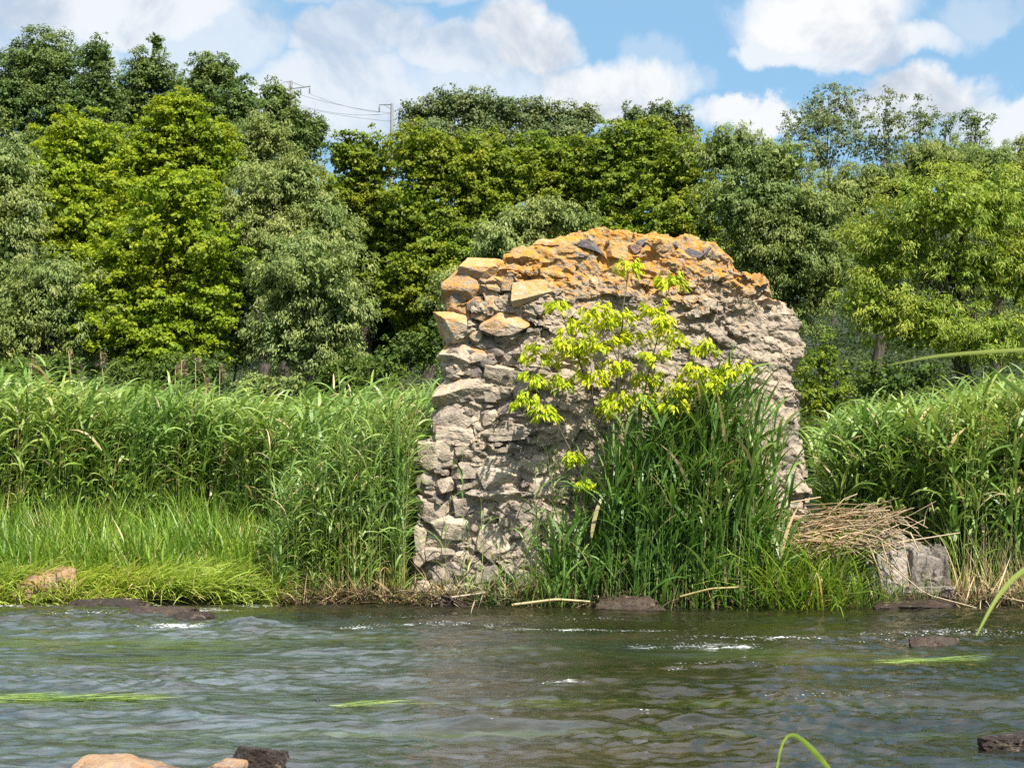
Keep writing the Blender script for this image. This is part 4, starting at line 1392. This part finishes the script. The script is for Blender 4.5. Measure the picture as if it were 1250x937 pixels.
GT = 'trees on the far bank'
T = [
    # skyline ash trees at the left
    ('ash_tree', 'tall dark green tree at the top left corner, broad rounded top', 'ash', 'ash', 54, [(52, 82, 52, 50), (12, 125, 45, 60), (85, 140, 50, 60), (30, 200, 60, 60)], 50),
    ('ash_tree', 'slim dark tree with pointed top, second from the left skyline', 'ash', 'ash', 53, [(120, 72, 20, 38), (124, 125, 30, 50), (130, 180, 40, 50)], 122),
    ('ash_tree', 'dark skyline tree with one twig rising above its ragged top', 'ash', 'ash', 55, [(182, 92, 32, 38), (160, 130, 36, 45), (212, 130, 36, 45), (192, 52, 7, 14), (190, 190, 50, 50)], 185),
    ('ash_tree', 'dark round topped skyline tree left of the first power pole', 'ash', 'ash', 54, [(262, 92, 36, 30), (258, 130, 42, 42), (296, 128, 24, 36), (232, 120, 24, 36), (270, 185, 50, 50)], 265),
    ('ash_tree', 'dark tree whose crown hides the lower part of the first power pole', 'ash', 'ash', 56, [(338, 126, 26, 32), (325, 160, 34, 40), (364, 160, 28, 36), (386, 165, 13, 34), (350, 225, 50, 60)], 345),
    # left yellow maples
    ('maple_tree', 'large yellow green maple, brightest crown low on the left', 'maple', 'maple', 34, [(218, 300, 82, 62), (150, 320, 50, 55), (215, 240, 52, 40), (160, 385, 85, 60), (235, 375, 65, 60), (190, 430, 80, 40)], 190),
    ('maple_tree', 'yellow green maple on the left beside the pale left willow', 'maple', 'maple', 39, [(100, 180, 52, 52), (70, 215, 40, 55), (130, 235, 55, 45), (95, 275, 65, 50), (85, 345, 70, 70)], 95),
    ('maple_tree', 'yellow green maple above the brightest maple, below the dark skyline', 'maple', 'maple', 41, [(222, 158, 55, 42), (185, 190, 48, 42), (255, 190, 40, 45), (215, 135, 30, 28), (225, 235, 60, 45), (150, 235, 50, 50), (240, 320, 60, 60), (265, 270, 45, 50)], 225),
    # left willows
    ('willow_tree', 'grey green willow cut by the left edge of the picture', 'willow', 'willow', 37, [(5, 205, 42, 50), (15, 270, 52, 60), (-20, 330, 60, 80)], 0),
    ('willow_tree', 'low dull willow under the left maple crown', 'willow', 'willow_dark', 33.5, [(70, 345, 52, 45), (30, 390, 55, 60), (95, 400, 55, 55), (0, 430, 60, 40)], 50),
    ('willow_tree', 'pale silvery willow between the yellow maples and the centre gap', 'willow', 'willow', 40, [(335, 235, 58, 45), (365, 215, 30, 32), (300, 270, 40, 45), (380, 265, 45, 45), (345, 300, 60, 45), (395, 290, 45, 50)], 340),
    ('willow_tree', 'drooping silvery willow at the front, right of the brightest maple', 'willow', 'willow', 34, [(385, 335, 68, 52), (415, 380, 45, 52), (345, 350, 45, 45), (355, 415, 60, 50), (410, 430, 40, 35)], 380),
    ('willow_tree', 'small grey willow top beside the dark crown of the power pole', 'willow', 'willow', 47, [(322, 170, 34, 38), (305, 200, 36, 40)], 318),
    # centre maples
    ('maple_tree', 'green maple at the left end of the central row, with spiky top', 'maple', 'maple_mid', 42, [(425, 190, 26, 34), (408, 250, 40, 50), (408, 330, 50, 60), (450, 200, 36, 42), (440, 250, 50, 50), (480, 290, 55, 55), (455, 340, 60, 55)], 450),
    ('maple_tree', 'central green maple directly below the second power pole', 'maple', 'maple_mid', 41, [(515, 190, 45, 42), (545, 215, 50, 45), (500, 255, 55, 50), (545, 300, 60, 55), (510, 350, 60, 60)], 525),
    ('maple_tree', 'central maple left of the olive maples, below the grey poplars', 'maple', 'maple_mid', 42, [(590, 190, 42, 36), (625, 215, 45, 45), (590, 250, 50, 45), (620, 300, 60, 50), (570, 370, 60, 60)], 605),
    ('maple_tree', 'olive tinted maple behind the peak of the ruined wall', 'maple', 'maple_olive', 43, [(665, 195, 45, 38), (705, 200, 40, 38), (680, 235, 55, 42), (720, 250, 45, 42), (690, 310, 70, 60)], 690),
    ('maple_tree', 'olive tinted maple rising highest in the centre right', 'maple', 'maple_olive', 42, [(755, 185, 42, 42), (790, 180, 34, 40), (765, 230, 50, 42), (800, 230, 42, 42), (780, 300, 70, 60)], 775),
    ('maple_tree', 'dark olive maple beside the great right hand willow', 'maple', 'maple_olive', 41, [(835, 205, 34, 50), (850, 250, 40, 45), (820, 270, 40, 40), (860, 320, 60, 60)], 840),
    # far poplars
    ('poplar_tree', 'far grey green poplar at the left end of the centre skyline', 'poplar', 'poplar', 78, [(512, 143, 25, 24), (545, 133, 28, 28), (530, 180, 50, 40)], 525),
    ('poplar_tree', 'far grey green poplar, highest on the centre skyline', 'poplar', 'poplar', 77, [(583, 133, 32, 27), (618, 138, 24, 26), (600, 180, 50, 40)], 598),
    ('poplar_tree', 'far grey green poplar right of the highest centre poplar', 'poplar', 'poplar', 79, [(655, 142, 26, 26), (690, 146, 24, 22), (715, 145, 20, 22), (680, 190, 55, 40)], 675),
    ('poplar_tree', 'far grey poplar at the right end of the centre skyline', 'poplar', 'poplar', 78, [(775, 148, 22, 24), (805, 146, 26, 26), (832, 152, 18, 22), (800, 195, 55, 40)], 800),
    # willows
    ('willow_tree', 'small pale willow showing just above the left shoulder of the wall', 'willow', 'willow', 35, [(668, 262, 40, 24), (640, 280, 40, 28), (700, 265, 26, 20), (610, 300, 40, 30), (650, 330, 70, 45), (560, 360, 40, 40)], 650),
    ('willow_tree', 'great grey green willow right behind the wall, rounded crown', 'willow', 'willow_dark', 38, [(890, 190, 50, 40), (940, 205, 55, 45), (915, 250, 65, 50), (985, 260, 55, 50), (950, 310, 70, 60), (1000, 330, 50, 60), (930, 380, 70, 70)], 940),
    ('willow_tree', 'grey willow behind the bright narrow leaved willow', 'willow', 'willow_dark', 46, [(1035, 240, 50, 42), (1085, 225, 48, 34), (1140, 200, 50, 32), (1060, 300, 60, 60)], 1070),
    ('willow_tree', 'grey willow at the right edge below the gnarled skyline tree', 'willow', 'willow_dark', 48, [(1190, 205, 50, 36), (1240, 215, 45, 42), (1270, 190, 40, 40), (1220, 260, 60, 50)], 1215),
    # airy skyline trees on the right
    ('aspen_tree', 'tallest thin airy tree on the right skyline', 'airy', 'poplar', 64, [(1012, 128, 28, 32), (985, 150, 30, 26), (1040, 140, 26, 38), (1010, 175, 50, 36)], 1012),
    ('aspen_tree', 'narrow airy tree right of the tallest on the skyline', 'airy', 'poplar', 64, [(1088, 130, 17, 28), (1085, 165, 30, 30), (1075, 195, 30, 30)], 1086),
    ('aspen_tree', 'slim leaning tree against the white cloud on the right', 'airy', 'ash', 62, [(1125, 137, 14, 22), (1120, 168, 22, 26), (1130, 190, 30, 20)], 1122),
    ('oak_tree', 'small dark tuft topped tree on the right skyline', 'airy', 'ash', 60, [(1153, 152, 13, 18), (1160, 185, 26, 24)], 1156),
    ('oak_tree', 'gnarled dark tree with open crown at the right skyline', 'airy', 'ash', 60, [(1180, 148, 14, 12), (1198, 150, 14, 16), (1192, 172, 16, 14)], 1192),
    # the near narrow leaved willow
    ('willow_tree', 'bright narrow leaved willow filling the right edge, nearest tree', 'narrow', 'willow_bright', 27, [(1150, 255, 85, 55), (1220, 245, 55, 50), (1080, 300, 60, 60), (1160, 325, 80, 60), (1235, 330, 60, 70), (1065, 370, 55, 55), (1130, 395, 75, 50), (1215, 415, 60, 45), (1290, 340, 60, 90)], 1180),
    # understorey
    ('bush', 'light green bush between the wall and the right willow', 'bush', 'maple_mid', 24.5, [(1008, 440, 22, 36), (1015, 490, 30, 40), (985, 480, 20, 50)], 1008),
    ('bush', 'dark shrub behind the left end of the wall', 'bush', 'bush', 28, [(500, 430, 36, 30), (470, 452, 40, 24), (530, 420, 28, 40)], 500),
    ('bush', 'dark shrub in the gap between the brightest maple and the drooping willow', 'bush', 'bush', 43, [(292, 350, 36, 60), (285, 420, 40, 40), (310, 300, 26, 40)], 290),
    ('bush', 'dark shrub in the gap right of the drooping willow', 'bush', 'bush', 44, [(470, 390, 50, 45), (455, 430, 40, 30), (520, 400, 40, 40)], 470),
    ('bush', 'pale low shrub under the drooping front willow', 'bush', 'willow', 29.5, [(318, 470, 30, 16), (356, 472, 26, 15)], 335),
    ('bush', 'dull low shrub at the far left behind the reeds', 'bush', 'bush', 29.5, [(20, 455, 46, 26), (75, 452, 30, 20)], 45),
    ('bush', 'green low shrub right of the pale shrub over the reeds', 'bush', 'bush', 29, [(430, 455, 50, 26), (400, 470, 34, 20)], 425),
    ('bush', 'dark shrub in the shade below the brightest maple', 'bush', 'bush', 31, [(240, 452, 50, 26), (170, 458, 50, 24)], 215),
    ('bush', 'dark shrub in the shade under the right willow', 'bush', 'bush', 26.5, [(1075, 470, 40, 36), (1120, 465, 34, 30)], 1090),
]
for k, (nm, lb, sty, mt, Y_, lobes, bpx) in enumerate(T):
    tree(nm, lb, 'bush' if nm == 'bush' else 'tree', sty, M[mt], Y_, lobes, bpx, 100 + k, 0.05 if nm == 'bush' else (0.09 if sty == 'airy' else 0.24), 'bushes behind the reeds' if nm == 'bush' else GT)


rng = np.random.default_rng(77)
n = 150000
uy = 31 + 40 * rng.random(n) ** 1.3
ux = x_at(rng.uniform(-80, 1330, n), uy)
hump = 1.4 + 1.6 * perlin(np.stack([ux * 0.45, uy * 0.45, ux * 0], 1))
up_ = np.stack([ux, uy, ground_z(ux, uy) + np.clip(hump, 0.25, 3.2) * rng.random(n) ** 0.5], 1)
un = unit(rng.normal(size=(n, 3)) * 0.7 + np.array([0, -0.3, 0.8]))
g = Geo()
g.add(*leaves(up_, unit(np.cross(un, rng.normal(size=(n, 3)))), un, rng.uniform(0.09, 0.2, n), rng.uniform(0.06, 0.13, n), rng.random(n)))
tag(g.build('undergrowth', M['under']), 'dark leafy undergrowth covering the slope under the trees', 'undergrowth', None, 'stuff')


# ------------------------------------------------------------------ power line
def box(c, sx, sy, sz_):
    v = np.array([(x, y, z) for x in (-1, 1) for y in (-1, 1) for z in (-1, 1)], float) * np.array([sx, sy, sz_]) / 2 + c
    q = np.array([(0, 1, 3, 2), (4, 6, 7, 5), (0, 4, 5, 1), (2, 3, 7, 6), (0, 2, 6, 4), (1, 5, 7, 3)])
    return v, q


def bar(a, b, r, sides=6):
    tt = np.linspace(0, 1, 3)[:, None]
    return tubes((a * (1 - tt) + b * tt)[None], np.full((1, 3), r), sides)


YP = 122.0
ends = {}
for nm, tip, arm, ins_px, brace, lb in [
    ('first', (355.5, 99), [(355, 108.5), (379, 105.5)], [(367, 107), (378, 105.5)], [((355, 100), (372, 106)), ((346, 100.5), (355, 99.5)), ((351, 100), (354, 107))], 'concrete power pole with two hanging insulators, left of the pair'),
    ('second', (478.5, 126.5), [(478, 127.5), (462.5, 128)], [(463, 128)], [((469, 128), (477.5, 133)), ((480, 147), (485, 144))], 'concrete power pole with one hanging insulator, right of the pair')]:
    top = at(tip[0], tip[1], YP)
    gz_ = float(ground_z(top[0], YP))
    base = np.array([top[0], YP, gz_ - 0.2])
    root = empty('power_pole', base, label=lb, cat='power pole', group='power poles beyond the trees')
    tt = np.linspace(0, 1, 6)[:, None]
    v, q = tubes((base * (1 - tt) + top * tt)[None], np.linspace(0.21, 0.12, 6)[None], 8)
    link_mesh('pole', v, q, None, M['concrete'], root)
    v, q = bar(at(*arm[0], YP), at(*arm[1], YP), 0.05)
    link_mesh('crossarm', v, q, None, M['steel'], root)
    for a, b in brace:
        v, q = bar(at(*a, YP), at(*b, YP), 0.03)
        link_mesh('brace', v, q, None, M['steel'], root)
    for (a, b) in ins_px:
        p_t = at(a, b, YP)
        zz = np.linspace(0, 0.62, 14)
        path = np.stack([np.full(14, p_t[0]), np.full(14, YP), p_t[2] - zz], 1)
        rad = np.where(zz < 0.15, 0.02, np.where(np.arange(14) % 2 == 0, 0.075, 0.04))
        v, q = tubes(path[None], rad[None], 8)
        link_mesh('insulator', v, q, None, M['insulator'], root)
        ends.setdefault(nm, []).append(path[-1])


def wire(label, a, b, sag):
    tt = np.linspace(0, 1, 24)[:, None]
    path = a * (1 - tt) + b * tt
    path[:, 2] -= (sag * 4 * tt * (1 - tt))[:, 0]
    v, q = tubes(path[None], np.full((1, 24), 0.018), 5)
    o = link_mesh('power_line', v - a, q, None, M['wire'])
    o.location = tuple(a)
    tag(o, label, 'cable', 'cables of the power line')


wire('upper power cable from the outer insulator to the second pole', ends['first'][1], ends['second'][0], 0.25)
wire('second power cable hung from the inner insulator', ends['first'][0], at(478, 138, YP), 0.2)
wire('third power cable, low between the poles', at(356, 125, YP), at(478, 138.5, YP + 0.2), 0.5)
wire('lowest power cable between the poles', at(356, 128, YP), at(478, 148, YP), 0.2)


# ------------------------------------------------------------------ near-bank reed leaves and insects
def ribbon(pts, widths, parent, name, mat, var, tw=0.3):
    P_ = np.array([at(*p) for p in pts])
    K = 16
    k = np.linspace(0, len(pts) - 1, K)
    # smooth (Catmull-Rom like) resample
    path = np.stack([np.interp(k, range(len(pts)), P_[:, j]) for j in range(3)], 1)
    for _ in range(3):
        path[1:-1] = 0.25 * path[:-2] + 0.5 * path[1:-1] + 0.25 * path[2:]
    w = np.interp(np.linspace(0, 1, K), np.linspace(0, 1, len(widths)), widths)
    tan = unit(np.gradient(path, axis=0))
    side = unit(np.cross(tan, np.array([0.1, 1.0, tw])))
    fold = unit(np.cross(tan, side))
    v = np.stack([path - side * w[:, None] / 2, path + fold * w[:, None] * 0.12, path + side * w[:, None] / 2], 1).reshape(-1, 3)
    i = np.arange(K - 1)[:, None] * 3
    q = np.concatenate([i + np.array([0, 1, 4, 3]), i + np.array([1, 2, 5, 4])])
    return link_mesh(name, v, q, None, mat, parent, True, np.full(len(v), var))


bs_ = np.array([1.30, 3.0, float(ground_z(1.3, 3.0)) - 0.05])
root = empty('near_reed', bs_, label='near reed at the right edge with long blurred leaves reaching into the picture', cat='reed')
tt = np.linspace(0, 1, 10)[:, None]
v, q = tubes((bs_ * (1 - tt) + np.array([1.24, 3.0, 2.0]) * tt)[None], np.linspace(0.006, 0.003, 10)[None], 6)
link_mesh('stalk', v, q, None, M['reed'], root, True, np.full(len(v), 0.4))
ribbon([(1372, 445, 3.0), (1300, 424, 3.0), (1210, 429, 3.0), (1140, 434, 3.0), (1083, 446, 3.0)], [0.009, 0.009, 0.008, 0.006, 0.001], root, 'leaf', M['reed'], 0.7)
ribbon([(1372, 560, 3.0), (1310, 520, 3.0), (1250, 482, 3.0), (1225, 462, 3.0), (1208, 446, 3.0)], [0.014, 0.016, 0.013, 0.008, 0.001], root, 'leaf', M['reed'], 0.15)
ribbon([(1374, 720, 3.0), (1310, 668, 3.0), (1250, 692, 3.0), (1218, 725, 3.0), (1192, 775, 3.0)], [0.010, 0.013, 0.012, 0.009, 0.003], root, 'leaf', M['reed'], 0.7)
bs_ = np.array([0.66, 3.6, float(ground_z(0.66, 3.6)) - 0.05])
root = empty('near_grass_blade', bs_, label='single bent grass blade rising from the bottom edge, right of centre', cat='grass blade')
ribbon([(935, 1300, 3.6), (940, 1100, 3.6), (944, 960, 3.6), (950, 915, 3.6), (958, 896, 3.6), (968, 893, 3.6), (980, 902, 3.6), (1000, 922, 3.6), (1030, 960, 3.6)],
       [0.003, 0.003, 0.004, 0.005, 0.006, 0.010, 0.013, 0.015, 0.002], root, 'blade', M['grass'], 0.75)

for (px, py, Y_, heading, lb) in [(390, 856, 9.3, 0.5, 'dark damselfly with spread wings hovering over the water'), (256, 854, 9.3, 1.4, 'dark damselfly seen edge on, left of the spread winged one'),
                                  (417, 786, 12.3, 1.2, 'tiny dark damselfly hovering farthest over the rapids')]:
    c_ = at(px, py, Y_)
    root = empty('damselfly', c_, label=lb, cat='insect', group='damselflies over the river')
    hd = np.array([math.cos(heading) * 0.6, math.sin(heading), 0.35])
    hd /= np.linalg.norm(hd)
    sd = unit(np.cross(hd, np.array([0, 0, 1.0]))[None])[0]
    tt = np.linspace(-0.036, 0.016, 8)[:, None]
    v, q = tubes((c_ + hd * tt)[None], np.array([[.0014, .0018, .0018, .0018, .0022, .0038, .0038, .0032]]), 6)
    link_mesh('body', v, q, None, M['insect'], root)
    for sg in (-1, 1):
        for o_ in (0.004, -0.002):
            a = c_ + hd * o_
            d_ = sd * sg * 0.8 + np.array([0, 0, 0.5]) + hd * (0.4 if o_ > 0 else -0.5)
            d_ /= np.linalg.norm(d_)
            pv = np.stack([a, a + d_ * 0.020 + hd * 0.005, a + d_ * 0.036, a + d_ * 0.022 - hd * 0.007])
            link_mesh('wing', np.concatenate([pv, pv + np.array([0, 0.0004, 0.0003])]), np.array([(0, 1, 2, 3), (7, 6, 5, 4), (0, 4, 5, 1), (1, 5, 6, 2), (2, 6, 7, 3), (3, 7, 4, 0)]), None, M['insect'], root)
